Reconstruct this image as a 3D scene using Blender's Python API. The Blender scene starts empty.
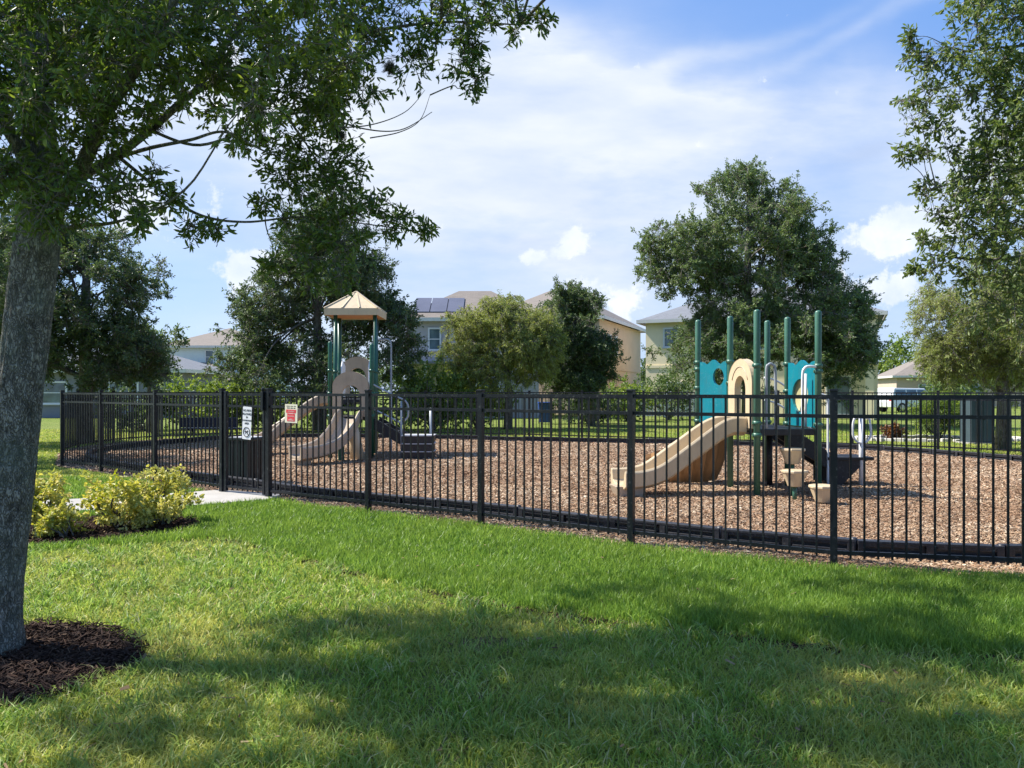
import bpy, math, random
import numpy as np
from mathutils import Vector, Matrix, noise as mnoise
R = math.radians
random.seed(7)
RNG = np.random.default_rng(11)
scene = bpy.context.scene
COL = scene.collection
F = 769.0; HOR = 391.0; CX = 512.0; EYE = 1.5

def at(px, py, Y):
    """world point seen at pixel px,py at depth Y"""
    return ((px-CX)/F*Y, Y, EYE+(HOR-py)/F*Y)

# ------------------------------------------------------------------ materials
class NT:
    def __init__(s, nt): s.nt = nt
    def n(s, typ, **kw):
        o = s.nt.nodes.new(typ)
        for k, v in kw.items():
            if k.startswith('i_'):
                o.inputs[k[2:].replace('_', ' ')].default_value = v
            else: setattr(o, k, v)
        return o
    def l(s, a, b): s.nt.links.new(a, b)
    def math(s, op, a, b=None, clamp=False):
        o = s.nt.nodes.new('ShaderNodeMath'); o.operation = op; o.use_clamp = clamp
        for i, x in enumerate((a, b)):
            if x is None: continue
            if isinstance(x, (int, float)): o.inputs[i].default_value = x
            else: s.l(x, o.inputs[i])
        return o.outputs[0]
    def mix(s, fac, a, b):
        o = s.nt.nodes.new('ShaderNodeMix'); o.data_type = 'RGBA'
        for i, x in ((0, fac), (6, a), (7, b)):
            if isinstance(x, (int, float)): o.inputs[i].default_value = x
            elif isinstance(x, tuple): o.inputs[i].default_value = (*x, 1) if len(x) == 3 else x
            else: s.l(x, o.inputs[i])
        return o.outputs[2]
    def noise(s, vec, scale, detail=3, rough=.55, out=0):
        o = s.nt.nodes.new('ShaderNodeTexNoise'); o.inputs['Scale'].default_value = scale
        o.inputs['Detail'].default_value = detail; o.inputs['Roughness'].default_value = rough
        if vec is not None: s.l(vec, o.inputs['Vector'])
        return o.outputs[out]
    def ramp(s, fac, stops, interp='LINEAR'):
        o = s.nt.nodes.new('ShaderNodeValToRGB'); o.color_ramp.interpolation = interp
        el = o.color_ramp.elements
        while len(el) < len(stops): el.new(.5)
        for e, (p, c) in zip(el, stops):
            e.position = p; e.color = (*c, 1) if len(c) == 3 else c
        s.l(fac, o.inputs[0]); return o.outputs[0]
    def mapping(s, vec, scale=(1,1,1), rot=(0,0,0), loc=(0,0,0)):
        o = s.nt.nodes.new('ShaderNodeMapping')
        o.inputs['Scale'].default_value = scale; o.inputs['Rotation'].default_value = rot
        o.inputs['Location'].default_value = loc
        s.l(vec, o.inputs['Vector']); return o.outputs[0]

def newmat(name):
    m = bpy.data.materials.new(name); m.use_nodes = True
    t = NT(m.node_tree); b = m.node_tree.nodes['Principled BSDF']
    return m, t, b
def bump(t, b, h, strength=.4, dist=.02):
    o = t.n('ShaderNodeBump'); o.inputs['Strength'].default_value = strength
    o.inputs['Distance'].default_value = dist
    t.l(h, o.inputs['Height']); t.l(o.outputs[0], b.inputs['Normal'])
def objco(t): return t.n('ShaderNodeTexCoord').outputs['Object']

def surf(name, c, rough=.5, metal=0, var=.15, scale=3, bs=0, bscale=60, spec=.5, scuff=0):
    m, t, b = newmat(name)
    co = objco(t)
    n1 = t.noise(co, scale, 5, .65)
    lo = tuple(x*(1-var) for x in c); hi = tuple(min(1, x*(1+var)) for x in c)
    col = t.ramp(n1, [(.3, lo), (.7, hi)])
    if scuff:
        ns = t.noise(t.mapping(co, (9, 9, 2.2)), 1.6, 7, .7)
        col = t.mix(t.math('MULTIPLY', t.ramp(ns, [(.5,(0,0,0)),(.72,(1,1,1))]), scuff), col, tuple(.45*x+.05 for x in c))
        ns2 = t.noise(co, 26, 5, .75)
        col = t.mix(t.math('MULTIPLY', t.ramp(ns2, [(.58,(0,0,0)),(.7,(1,1,1))]), scuff*.8), col, tuple(min(1, x*.7+.25) for x in c))
    t.l(col, b.inputs['Base Color'])
    n2 = t.noise(co, scale*6, 3)
    r = t.math('ADD', t.math('MULTIPLY', n2, .25), rough-.12)
    t.l(r, b.inputs['Roughness']); b.inputs['Metallic'].default_value = metal
    b.inputs['Specular IOR Level'].default_value = spec
    if bs: bump(t, b, t.noise(co, bscale, 4), bs, .01)
    return m

def leafmat(name, stops, trans=.35, rough=.5, patch=.4):
    """stops: colours picked per leaf"""
    m, t, b = newmat(name)
    g = t.n('ShaderNodeNewGeometry')
    col = t.ramp(g.outputs['Random Per Island'], stops)
    co = objco(t)
    n = t.noise(co, patch, 2)
    col2 = t.mix(t.ramp(n, [(.35, (0,0,0)), (.65, (1,1,1))]), col, t.mix(.45, col, stops[-1][1]))
    t.l(col2, b.inputs['Base Color']); b.inputs['Roughness'].default_value = rough
    b.inputs['Specular IOR Level'].default_value = .45
    tr = t.n('ShaderNodeBsdfTranslucent')
    hs = t.n('ShaderNodeHueSaturation'); hs.inputs['Value'].default_value = 1.5
    hs.inputs['Saturation'].default_value = 1.15; hs.inputs['Hue'].default_value = .485
    t.l(col2, hs.inputs['Color']); t.l(hs.outputs[0], tr.inputs['Color'])
    mx = t.n('ShaderNodeMixShader'); mx.inputs[0].default_value = trans
    out = m.node_tree.nodes['Material Output']
    t.l(b.outputs[0], mx.inputs[1]); t.l(tr.outputs[0], mx.inputs[2]); t.l(mx.outputs[0], out.inputs[0])
    return m

M = {}
M['fence'] = surf('black_powder_coat', (.006,.008,.012), .38, 0, .3, 5, spec=.3, scuff=.4)
M['border'] = surf('black_plastic', (.016,.017,.023), .5, 0, .3, 3, .1, scuff=.4)
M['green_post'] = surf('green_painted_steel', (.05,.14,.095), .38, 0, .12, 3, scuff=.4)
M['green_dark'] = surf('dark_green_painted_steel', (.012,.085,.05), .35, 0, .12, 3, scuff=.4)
M['teal'] = surf('teal_plastic', (.0,.175,.225), .4, 0, .12, 2, .1, 40, scuff=.4)
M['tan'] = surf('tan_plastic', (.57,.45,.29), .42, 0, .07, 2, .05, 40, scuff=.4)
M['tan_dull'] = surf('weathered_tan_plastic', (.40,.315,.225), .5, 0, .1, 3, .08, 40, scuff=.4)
M['brown_plastic'] = surf('ochre_plastic', (.36,.20,.085), .45, 0, .15, 3, scuff=.4)
M['white_pipe'] = surf('white_painted_pipe', (.72,.73,.75), .35, 0, .06, 3)
M['grey_pipe'] = surf('grey_coated_pipe', (.30,.33,.36), .4, 0, .1, 3)
M['deck'] = surf('black_vinyl_deck', (.012,.012,.014), .5, 0, .3, 4, scuff=.4)
M['white_edge'] = surf('pale_edge', (.45,.45,.46), .5)
M['orange'] = surf('orange_ceiling', (.45,.18,.07), .5)
M['bin'] = surf('dark_green_bin', (.003,.009,.011), .4, 0, .2, 4)
M['bluebin'] = surf('blue_cart', (.02,.07,.33), .4)
M['bench'] = surf('navy_bench', (.014,.02,.04), .45, 0, .25, 4)
M['cabinet'] = surf('grey_blue_cabinet', (.045,.07,.085), .5, 0, .1, 3)
M['sign_white'] = surf('white_sign', (.78,.78,.80), .4, 0, .03, 2)
M['sign_cream'] = surf('cream_sign', (.78,.72,.56), .4, 0, .03, 2)
M['cream_bubble'] = surf('cream_bubble', (.50,.46,.25), .2)
M['sign_red'] = surf('red_sign', (.68,.045,.06), .4, 0, .06, 2)
M['ink'] = surf('black_ink', (.02,.02,.025), .5)
M['pinkink'] = surf('pale_lettering', (.8,.45,.42), .5)
M['car_white'] = surf('white_car_paint', (.75,.76,.78), .25, 0, .03, 1)
M['tyre'] = surf('tyre_rubber', (.015,.015,.015), .7)
M['rim'] = surf('wheel_rim', (.4,.4,.42), .3, .7)
M['taillight'] = surf('tail_light_red', (.45,.02,.02), .25)
M['vinyl'] = surf('white_vinyl', (.62,.62,.64), .45, 0, .05, 2)
M['fascia'] = surf('white_fascia', (.62,.61,.58), .5, 0, .05, 2)
M['frame'] = surf('window_frame', (.66,.68,.68), .4, 0, .04, 2)
M['stone'] = surf('pale_stone', (.55,.52,.46), .8, 0, .2, 9, .3)
M['stuccoC'] = surf('cream_stucco', (.88,.75,.50), .85, 0, .07, .8, .25, 30)
M['stuccoA'] = surf('grey_stucco', (.40,.385,.395), .85, 0, .07, .8, .25, 30)
M['stuccoB'] = surf('tan_stucco', (.62,.48,.345), .85, 0, .07, .8, .25, 30)
M['stuccoD'] = surf('pale_blue_stucco', (.60,.68,.68), .85, 0, .06, .8, .25, 30)
M['stuccoE'] = surf('beige_stucco', (.5,.4,.32), .85, 0, .06, .8, .25, 30)
M['stuccoF'] = surf('dull_grey_stucco', (.20,.21,.23), .85, 0, .06, .8, .25, 30)
M['dark'] = surf('dark_screen', (.02,.022,.025), .6)
M['solar'] = surf('solar_glass', (.13,.13,.16), .2, 0, .1, 1)

def shingle(name, c):
    m, t, b = newmat(name); co = objco(t)
    w = t.n('ShaderNodeTexBrick'); w.inputs['Scale'].default_value = 3.0
    w.inputs['Mortar Size'].default_value = .012; w.inputs['Row Height'].default_value = .35; w.inputs['Brick Width'].default_value = .9
    w.inputs['Color1'].default_value = (*c, 1); w.inputs['Color2'].default_value = (*[x*.78 for x in c], 1)
    w.inputs['Mortar'].default_value = (*[x*.5 for x in c], 1)
    t.l(co, w.inputs['Vector'])
    n = t.noise(co, 1.3, 4)
    col = t.mix(t.math('MULTIPLY', n, .6), w.outputs[0], tuple(x*1.2 for x in c))
    t.l(col, b.inputs['Base Color']); b.inputs['Roughness'].default_value = .9
    return m
M['roof_brown'] = shingle('brown_shingles', (.21,.18,.155))
M['roof_grey'] = shingle('grey_shingles', (.17,.18,.20))

def glassmat():
    m, t, b = newmat('window_glass'); co = objco(t)
    n = t.noise(co, .9, 3)
    t.l(t.ramp(n, [(.35, (.05,.075,.085)), (.65, (.16,.23,.25))]), b.inputs['Base Color'])
    b.inputs['Roughness'].default_value = .08; b.inputs['Specular IOR Level'].default_value = .9
    return m
M['glass'] = glassmat()

def barkmat(name, c1, c2, sc=1.0, bs=.8, dist=.03):
    m, t, b = newmat(name); co = objco(t)
    mp = t.mapping(co, (1,1,.38))
    wob = t.noise(mp, 14*sc, 3, .6, 1)
    o = t.n('ShaderNodeMix'); o.data_type = 'VECTOR'; o.inputs[0].default_value = .16
    t.l(mp, o.inputs[4]); t.l(wob, o.inputs[5])
    v = t.n('ShaderNodeTexVoronoi'); v.feature = 'DISTANCE_TO_EDGE'; v.inputs['Scale'].default_value = 62*sc
    t.l(o.outputs[1], v.inputs['Vector'])
    n = t.noise(mp, 30*sc, 6, .7)
    n3 = t.noise(co, 5*sc, 4)
    h = t.math('ADD', t.math('MULTIPLY', t.math('MINIMUM', v.outputs[0], .2), 1.3), n)
    col = t.ramp(h, [(.35, tuple(x*.35 for x in c1)), (.62, c1), (1.1/1.2, c2)])
    moss = t.ramp(n3, [(.42, (0,0,0)), (.66, (1,1,1))])
    col = t.mix(t.math('MULTIPLY', moss, .55), col, t.mix(n, (.07,.10,.07), (.34,.38,.33)))
    t.l(col, b.inputs['Base Color']); b.inputs['Roughness'].default_value = .95
    b.inputs['Specular IOR Level'].default_value = .15
    bump(t, b, h, bs, dist*2.2)
    return m
M['bark'] = barkmat('oak_bark', (.18,.165,.14), (.50,.47,.42), 1.0, 1.0, .018)
M['bark_far'] = barkmat('tree_bark', (.12,.10,.085), (.24,.22,.19), .4, .5)
M['twig'] = surf('grey_twigs', (.16,.14,.12), .9, 0, .3, 8)

def g3(a, b, c): return [(0, a), (.5, b), (1, c)]
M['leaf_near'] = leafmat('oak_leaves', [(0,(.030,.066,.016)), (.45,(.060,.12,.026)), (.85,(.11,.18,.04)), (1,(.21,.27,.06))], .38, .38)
M['leaf_right'] = leafmat('paler_oak_leaves', [(0,(.045,.085,.02)), (.5,(.09,.15,.04)), (1,(.20,.25,.08))], .38, .42)  # own leaf colours of the right near tree, paler than the left oak
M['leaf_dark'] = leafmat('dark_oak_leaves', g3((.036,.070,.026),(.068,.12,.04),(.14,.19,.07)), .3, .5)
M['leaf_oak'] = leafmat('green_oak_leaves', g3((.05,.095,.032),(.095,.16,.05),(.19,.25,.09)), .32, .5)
M['leaf_olive'] = leafmat('olive_leaves', g3((.10,.15,.03),(.20,.26,.055),(.36,.39,.13)), .38, .55)
M['leaf_yellowish'] = leafmat('yellow_green_leaves', g3((.10,.15,.03),(.20,.27,.055),(.38,.41,.15)), .38, .55)
M['leaf_bush'] = leafmat('bush_leaves', g3((.05,.10,.02),(.12,.20,.04),(.25,.32,.07)), .4, .5)
M['leaf_gold'] = leafmat('gold_leaves', [(0,(.14,.22,.03)), (.4,(.40,.42,.05)), (.8,(.54,.53,.10)), (1,(.66,.60,.28))], .35, .42, 1.5)
M['leaf_red'] = leafmat('red_leaves', g3((.06,.03,.02),(.16,.045,.025),(.26,.17,.05)), .3, .5)
M['moss'] = surf('air_plant', (.11,.10,.075), .95, 0, .4, 20)

# grass blade material
def grassmat(name, stops, dry, dryamt=.5, psc=.8):
    m, t, b = newmat(name)
    g = t.n('ShaderNodeNewGeometry'); co = objco(t)
    col = t.ramp(g.outputs['Random Per Island'], stops)
    n = t.noise(co, psc, 5, .62)
    msk = t.ramp(n, [(.44, (0,0,0)), (.66, (1,1,1))])
    col = t.mix(t.math('MULTIPLY', msk, dryamt), col, dry)
    n2 = t.noise(co, 2.2, 3)
    col = t.mix(t.ramp(n2, [(.35,(.0,.0,.0)),(.7,(.4,.4,.4))]), col, tuple(x*.55 for x in stops[1][1]))
    t.l(col, b.inputs['Base Color']); b.inputs['Roughness'].default_value = .45
    b.inputs['Specular IOR Level'].default_value = .35
    tr = t.n('ShaderNodeBsdfTranslucent')
    hs = t.n('ShaderNodeHueSaturation'); hs.inputs['Value'].default_value = 1.6; hs.inputs['Hue'].default_value = .49
    t.l(col, hs.inputs['Color']); t.l(hs.outputs[0], tr.inputs['Color'])
    mx = t.n('ShaderNodeMixShader'); mx.inputs[0].default_value = .4
    out = m.node_tree.nodes['Material Output']
    t.l(b.outputs[0], mx.inputs[1]); t.l(tr.outputs[0], mx.inputs[2]); t.l(mx.outputs[0], out.inputs[0])
    return m
M['grass_lush'] = grassmat('lush_grass', [(0,(.075,.16,.018)), (.5,(.145,.27,.032)), (1,(.27,.40,.065))], (.22,.31,.05), .5)
M['grass_thin'] = grassmat('thin_grass', [(0,(.12,.22,.02)), (.5,(.27,.38,.045)), (.88,(.45,.51,.10)), (1,(.64,.56,.32))], (.54,.49,.13), .8)

M['grass_tuft'] = grassmat('tuft_grass', [(0,(.08,.17,.02)), (.5,(.19,.33,.05)), (.9,(.36,.48,.11)), (1,(.62,.56,.34))], (.30,.34,.10), .6)

def groundmat():
    m, t, b = newmat('lawn_soil'); co = objco(t)
    n = t.noise(co, .35, 5, .6); n2 = t.noise(co, 9, 5, .7); n3 = t.noise(co, 60, 4, .7)
    c = t.ramp(n2, [(.3,(.09,.13,.025)), (.5,(.17,.24,.045)), (.7,(.28,.33,.085))])
    c = t.mix(t.ramp(n, [(.4,(0,0,0)),(.65,(.55,.55,.55))]), c, (.28,.30,.09))
    c = t.mix(t.math('MULTIPLY', t.ramp(n3, [(.4,(0,0,0)),(.6,(1,1,1))]), .5), c, (.075,.09,.025))
    t.l(c, b.inputs['Base Color']); b.inputs['Roughness'].default_value = .95
    b.inputs['Specular IOR Level'].default_value = .1
    bump(t, b, t.math('ADD', n2, n3), .8, .05)
    return m
M['ground'] = groundmat()
def mulchmat(name, cols, sc=28):
    m, t, b = newmat(name); co = objco(t)
    w = t.noise(co, 11, 3, .6, 1)
    o = t.n('ShaderNodeMix'); o.data_type = 'VECTOR'; o.inputs[0].default_value = .06
    t.l(co, o.inputs[4]); t.l(w, o.inputs[5])
    v = t.n('ShaderNodeTexVoronoi'); v.inputs['Scale'].default_value = sc; t.l(o.outputs[1], v.inputs['Vector'])
    sep = t.n('ShaderNodeSeparateColor'); t.l(v.outputs['Color'], sep.inputs[0])
    c = t.ramp(sep.outputs[0], [(i/(len(cols)-1), x) for i, x in enumerate(cols)])
    d = t.ramp(v.outputs['Distance'], [(.2,(1,1,1)),(.75,(.3,.3,.3))])
    mm = t.n('ShaderNodeMix'); mm.data_type = 'RGBA'; mm.blend_type = 'MULTIPLY'; mm.inputs[0].default_value = .8
    t.l(c, mm.inputs[6]); t.l(d, mm.inputs[7]); c = mm.outputs[2]
    t.l(c, b.inputs['Base Color']); b.inputs['Roughness'].default_value = .95
    b.inputs['Specular IOR Level'].default_value = .1
    bump(t, b, t.math('ADD', sep.outputs[1], t.noise(co, 90, 3)), .7, .03)
    return m
CH = [(.13,.08,.05),(.32,.205,.125),(.46,.325,.205),(.36,.20,.115),(.60,.46,.31),(.24,.17,.125),(.72,.60,.44)]
M['chips'] = mulchmat('wood_chip_bed', CH, 26)
def chipmat(name, cols):
    m, t, b = newmat(name); g = t.n('ShaderNodeNewGeometry')
    c = t.ramp(g.outputs['Random Per Island'], [(i/(len(cols)-1), x) for i, x in enumerate(cols)])
    co = objco(t); n = t.noise(co, .5, 4)
    c = t.mix(t.ramp(n, [(.4,(0,0,0)),(.62,(.65,.65,.65))]), c, (.25,.145,.085) if cols is CH else (.02,.012,.008))
    t.l(c, b.inputs['Base Color']); b.inputs['Roughness'].default_value = .9
    b.inputs['Specular IOR Level'].default_value = .2
    return m
M['chip'] = chipmat('wood_chips', CH)
DK = [(.012,.007,.006),(.035,.018,.013),(.07,.035,.022),(.03,.014,.010),(.10,.055,.035),(.02,.012,.01),(.17,.11,.07)]
M['darkbed'] = mulchmat('dark_mulch_bed', DK, 40)
M['darkchip'] = chipmat('dark_mulch_shreds', DK)
M['concrete'] = surf('pale_concrete', (.36,.34,.31), .9, 0, .12, 2, .3, 80)
M['straw'] = chipmat('dead_thatch', [(.10,.06,.035),(.22,.15,.08),(.34,.26,.14),(.15,.10,.05)])

# ------------------------------------------------------------------ mesh helpers
class MB:
    def __init__(s): s.v = []; s.f = []; s.sm = []
    def add(s, vs, fs, smooth=False):
        o = len(s.v); s.v += [tuple(p) for p in vs]; s.f += [tuple(i+o for i in f) for f in fs]; s.sm += [smooth]*len(fs)
        return s
    def box(s, c, d, rz=0, rx=0, ry=0):
        m = Matrix.Rotation(rz, 3, 'Z') @ Matrix.Rotation(ry, 3, 'Y') @ Matrix.Rotation(rx, 3, 'X')
        vs = [Vector(c) + m @ Vector((sx*d[0]/2, sy*d[1]/2, sz*d[2]/2)) for sx in (-1,1) for sy in (-1,1) for sz in (-1,1)]
        return s.add(vs, [(0,1,3,2),(4,6,7,5),(0,4,5,1),(2,3,7,6),(0,2,6,4),(1,5,7,3)])
    def beam(s, a, b, w, h):
        """box beam from a to b, width w (horizontal), height h"""
        a, b = Vector(a), Vector(b); d = (b-a).normalized()
        side = d.cross(Vector((0,0,1)))
        side = side.normalized() if side.length > 1e-4 else Vector((1,0,0))
        up = side.cross(d)
        vs = [p + side*sx*w/2 + up*sz*h/2 for p in (a, b) for sx in (-1,1) for sz in (-1,1)]
        return s.add(vs, [(0,2,3,1),(4,5,7,6),(0,1,5,4),(2,6,7,3),(0,4,6,2),(1,3,7,5)])
    def tube(s, pts, r, seg=10, cap=True):
        pts = [Vector(p) for p in pts]; n = len(pts)
        rr = r if isinstance(r, (list, tuple)) else [r]*n
        vs = []; ref = None
        for i, p in enumerate(pts):
            d = (pts[min(i+1, n-1)] - pts[max(i-1, 0)]).normalized()
            if ref is None:
                ref = Vector((1,0,0)) if abs(d.x) < .8 else Vector((0,1,0))
            a = (ref - d*ref.dot(d)).normalized(); ref = a; b = d.cross(a)
            for k in range(seg):
                t = 2*math.pi*k/seg
                vs.append(p + (a*math.cos(t) + b*math.sin(t))*rr[i])
        fs = [(i*seg+k, i*seg+(k+1)%seg, (i+1)*seg+(k+1)%seg, (i+1)*seg+k) for i in range(n-1) for k in range(seg)]
        s.add(vs, fs, True)
        if cap:
            o = len(s.v)-len(vs)
            s.f.append(tuple(o+k for k in range(seg))[::-1]); s.f.append(tuple(o+(n-1)*seg+k for k in range(seg))); s.sm += [False]*2
        return s
    def post(s, x, y, z0, z1, r, seg=16, dome=True):
        zs = [(z0, r), (z1-r*.7, r)]
        if dome: zs += [(z1-r*.35, r*.87), (z1-r*.1, r*.5), (z1, r*.08)]
        else: zs = [(z0, r), (z1, r)]
        return s.tube([(x,y,z) for z, _ in zs], [q for _, q in zs], seg)
    def prism(s, poly, a, b, c, t):
        """2d polygon (u,w) placed at origin a, axes b (u) and c (w), extruded by vector t"""
        a, b, c, t = map(Vector, (a, b, c, t)); n = len(poly)
        vs = [a+b*u+c*w for u, w in poly] + [a+b*u+c*w+t for u, w in poly]
        fs = [tuple(range(n))[::-1], tuple(range(n, 2*n))] + [(i, (i+1)%n, (i+1)%n+n, i+n) for i in range(n)]
        return s.add(vs, fs)
    def build(s, name, mat, parent=None, loc=None, bevel=0):
        return mk(name, s.v, s.f, mat, parent, loc, s.sm, bevel)

def origin_of(o):
    p = Vector((0,0,0))
    while o is not None: p = p + o.location; o = o.parent
    return p
def mk(name, v, f, mat, parent=None, loc=None, smooth=None, bevel=0):
    me = bpy.data.meshes.new(name)
    org = origin_of(parent) if parent else Vector(loc or (0,0,0))
    me.from_pydata([Vector(p)-org for p in v], [], f)
    if smooth: me.polygons.foreach_set('use_smooth', smooth)
    me.materials.append(mat); me.update()
    o = bpy.data.objects.new(name, me); COL.objects.link(o)
    if parent: o.parent = parent
    else: o.location = org
    if bevel:
        b = o.modifiers.new('bevel', 'BEVEL'); b.width = bevel; b.segments = 2; b.limit_method = 'ANGLE'; b.angle_limit = R(40)
    return o
def mk_np(name, V, faces, mat, parent=None, loc=None, smooth=False):
    """V (n,3) array, faces (m,k) array"""
    me = bpy.data.meshes.new(name)
    org = origin_of(parent) if parent else Vector(loc or (0,0,0))
    V = np.asarray(V, dtype=np.float32) - np.array(org, dtype=np.float32)
    faces = np.asarray(faces, dtype=np.int32); m, k = faces.shape
    me.vertices.add(len(V)); me.vertices.foreach_set('co', V.ravel())
    me.loops.add(m*k); me.loops.foreach_set('vertex_index', faces.ravel())
    me.polygons.add(m); me.polygons.foreach_set('loop_start', np.arange(0, m*k, k, dtype=np.int32))
    me.polygons.foreach_set('loop_total', np.full(m, k, dtype=np.int32))
    me.polygons.foreach_set('use_smooth', np.full(m, smooth))
    me.materials.append(mat); me.update(calc_edges=True)
    o = bpy.data.objects.new(name, me); COL.objects.link(o)
    if parent: o.parent = parent
    else: o.location = org
    return o
def tag(o, label=None, cat=None, group=None, kind=None):
    if label: o['label'] = label
    if cat: o['category'] = cat
    if group: o['group'] = group
    if kind: o['kind'] = kind
    return o
def thing(name, label, cat, loc, group=None):
    o = bpy.data.objects.new(name, None); COL.objects.link(o); o.location = loc
    o.empty_display_size = .2
    return tag(o, label, cat, group)
def dup(root, loc, label=None):
    r = root.copy(); COL.objects.link(r); r.location = loc
    if label: r['label'] = label
    for ch in list(root.children):
        c = ch.copy(); COL.objects.link(c); c.parent = r
        for g in ch.children:
            d = g.copy(); COL.objects.link(d); d.parent = c
    return r
def text_mesh(name, body, size, mat, parent, matrix, depth=.001):
    cu = bpy.data.curves.new(name, 'FONT'); cu.body = body; cu.size = size; cu.extrude = depth
    cu.align_x = 'CENTER'; cu.align_y = 'CENTER'; cu.offset = size*.02
    tmp = bpy.data.objects.new(name, cu); COL.objects.link(tmp)
    dg = bpy.context.evaluated_depsgraph_get()
    me = bpy.data.meshes.new_from_object(tmp.evaluated_get(dg))
    bpy.data.objects.remove(tmp)
    me.transform(matrix); org = origin_of(parent); me.transform(Matrix.Translation(-org))
    me.materials.clear(); me.materials.append(mat)
    o = bpy.data.objects.new(name, me); COL.objects.link(o); o.parent = parent
    return o

# ------------------------------------------------------------------ camera, light, world
cam_d = bpy.data.cameras.new('camera'); cam = bpy.data.objects.new('camera', cam_d); COL.objects.link(cam)
cam_d.sensor_fit = 'HORIZONTAL'; cam_d.sensor_width = 36; cam_d.lens = 36*F/1024; cam_d.clip_end = 3000; cam_d.clip_start = .05
cam.location = (0,0,EYE); cam.rotation_euler = (R(90), 0, 0); cam_d.shift_y = (HOR-384)/1024
scene.camera = cam
SD = Vector((.82,-.20,-1)).normalized()      # direction light travels
sun_d = bpy.data.lights.new('sun', 'SUN'); sun = bpy.data.objects.new('sun', sun_d); COL.objects.link(sun)
sun_d.energy = 4.6; sun_d.angle = R(.5); sun_d.color = (1,.95,.86)
sun.rotation_euler = SD.to_track_quat('-Z', 'Y').to_euler()
el = math.asin(-SD.z); azv = Vector((-SD.x, -SD.y))
world = bpy.data.worlds.new('World'); scene.world = world; world.use_nodes = True
wt = NT(world.node_tree); bg = world.node_tree.nodes['Background']
sky = wt.n('ShaderNodeTexSky', sky_type='NISHITA', sun_disc=False)
sky.sun_elevation = el; sky.sun_rotation = math.atan2(azv.x, azv.y); sky.ozone_density = 1.2; sky.dust_density = .6
co = wt.n('ShaderNodeTexCoord').outputs['Generated']
sp = wt.n('ShaderNodeSeparateXYZ'); wt.l(co, sp.inputs[0])
yy = wt.math('MAXIMUM', sp.outputs[1], .25)
u = wt.math('DIVIDE', sp.outputs[0], yy); v = wt.math('DIVIDE', sp.outputs[2], yy)
cb = wt.n('ShaderNodeCombineXYZ'); wt.l(u, cb.inputs[0]); wt.l(v, cb.inputs[1]); uv = cb.outputs[0]
# warp
nw = wt.n('ShaderNodeTexNoise'); nw.inputs['Scale'].default_value = 2.6; nw.inputs['Detail'].default_value = 5; wt.l(uv, nw.inputs['Vector'])
sw = wt.n('ShaderNodeSeparateColor'); wt.l(nw.outputs['Color'], sw.inputs[0])
uw = wt.math('ADD', u, wt.math('MULTIPLY', wt.math('SUBTRACT', sw.outputs[0], .5), .30))
vw = wt.math('ADD', v, wt.math('MULTIPLY', wt.math('SUBTRACT', sw.outputs[1], .5), .20))
def blob(uu, vv, px, py, rx, ry, amp, rot=0):
    u0 = (px-CX)/F; v0 = (HOR-py)/F; a = rx/F; b = ry/F
    du = wt.math('SUBTRACT', uu, u0); dv = wt.math('SUBTRACT', vv, v0)
    if rot:
        c, s_ = math.cos(rot), math.sin(rot)
        du, dv = (wt.math('ADD', wt.math('MULTIPLY', du, c), wt.math('MULTIPLY', dv, s_)),
                  wt.math('SUBTRACT', wt.math('MULTIPLY', dv, c), wt.math('MULTIPLY', du, s_)))
    q = wt.math('ADD', wt.math('POWER', wt.math('ABSOLUTE', wt.math('DIVIDE', du, a)), 2.), wt.math('POWER', wt.math('ABSOLUTE', wt.math('DIVIDE', dv, b)), 2.))
    return wt.math('MULTIPLY', wt.math('EXPONENT', wt.math('MULTIPLY', q, -1)), amp)
def total(bl):
    a = bl[0]
    for x in bl[1:]: a = wt.math('ADD', a, x)
    return a
veil = total([blob(uw, vw, 470, 170, 230, 130, .85), blob(uw, vw, 640, 118, 330, 42, .75, R(-2)), blob(uw, vw, 760, 250, 330, 100, .42),
              blob(uw, vw, 545, 50, 110, 50, .5, R(-15)), blob(uw, vw, 700, 70, 130, 12, .3, R(22)), blob(uw, vw, 840, 40, 150, 11, .22, R(28)),
              blob(uw, vw, 1000, 170, 140, 60, .5), blob(uw, vw, 560, 330, 500, 50, .22), blob(uw, vw, 120, 120, 160, 90, .6)])
mpz = wt.mapping(uv, (2.2, 7, 1), (0, 0, R(12)))
n_st = wt.noise(mpz, 1.5, 7, .6)
n_so = wt.noise(uv, 3.2, 6, .55)
veil = wt.math('MULTIPLY', veil, wt.math('ADD', -.45, wt.math('ADD', wt.math('MULTIPLY', n_st, 2.0), wt.math('MULTIPLY', n_so, 1.1))), True)
nc = wt.noise(uv, 17, 8, .66); nc2 = wt.noise(uv, 30, 6, .6)
cs = total([blob(u, v, 880, 236, 58, 22, 1.0, R(10)), blob(u, v, 930, 222, 40, 20, .8), blob(u, v, 885, 288, 60, 20, .95), blob(uw, vw, 572, 236, 26, 13, .75, R(15)),
            blob(u, v, 540, 256, 28, 9, .8), blob(u, v, 590, 285, 40, 14, .5), blob(u, v, 630, 305, 25, 22, .8), blob(u, v, 250, 272, 36, 26, 1.0),
            blob(u, v, 300, 262, 50, 22, .7), blob(u, v, 150, 215, 60, 28, .8), blob(u, v, 640, 150, 30, 8, .3), blob(u, v, 235, 95, 60, 55, .9)])
cum = wt.math('ADD', cs, wt.math('MULTIPLY', wt.math('SUBTRACT', nc, .5), 2.6))
cum = wt.math('ADD', cum, wt.math('MULTIPLY', wt.math('SUBTRACT', nc2, .5), .8))
mr = wt.n('ShaderNodeMapRange', interpolation_type='SMOOTHSTEP'); mr.inputs[1].default_value = .38; mr.inputs[2].default_value = .72
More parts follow.
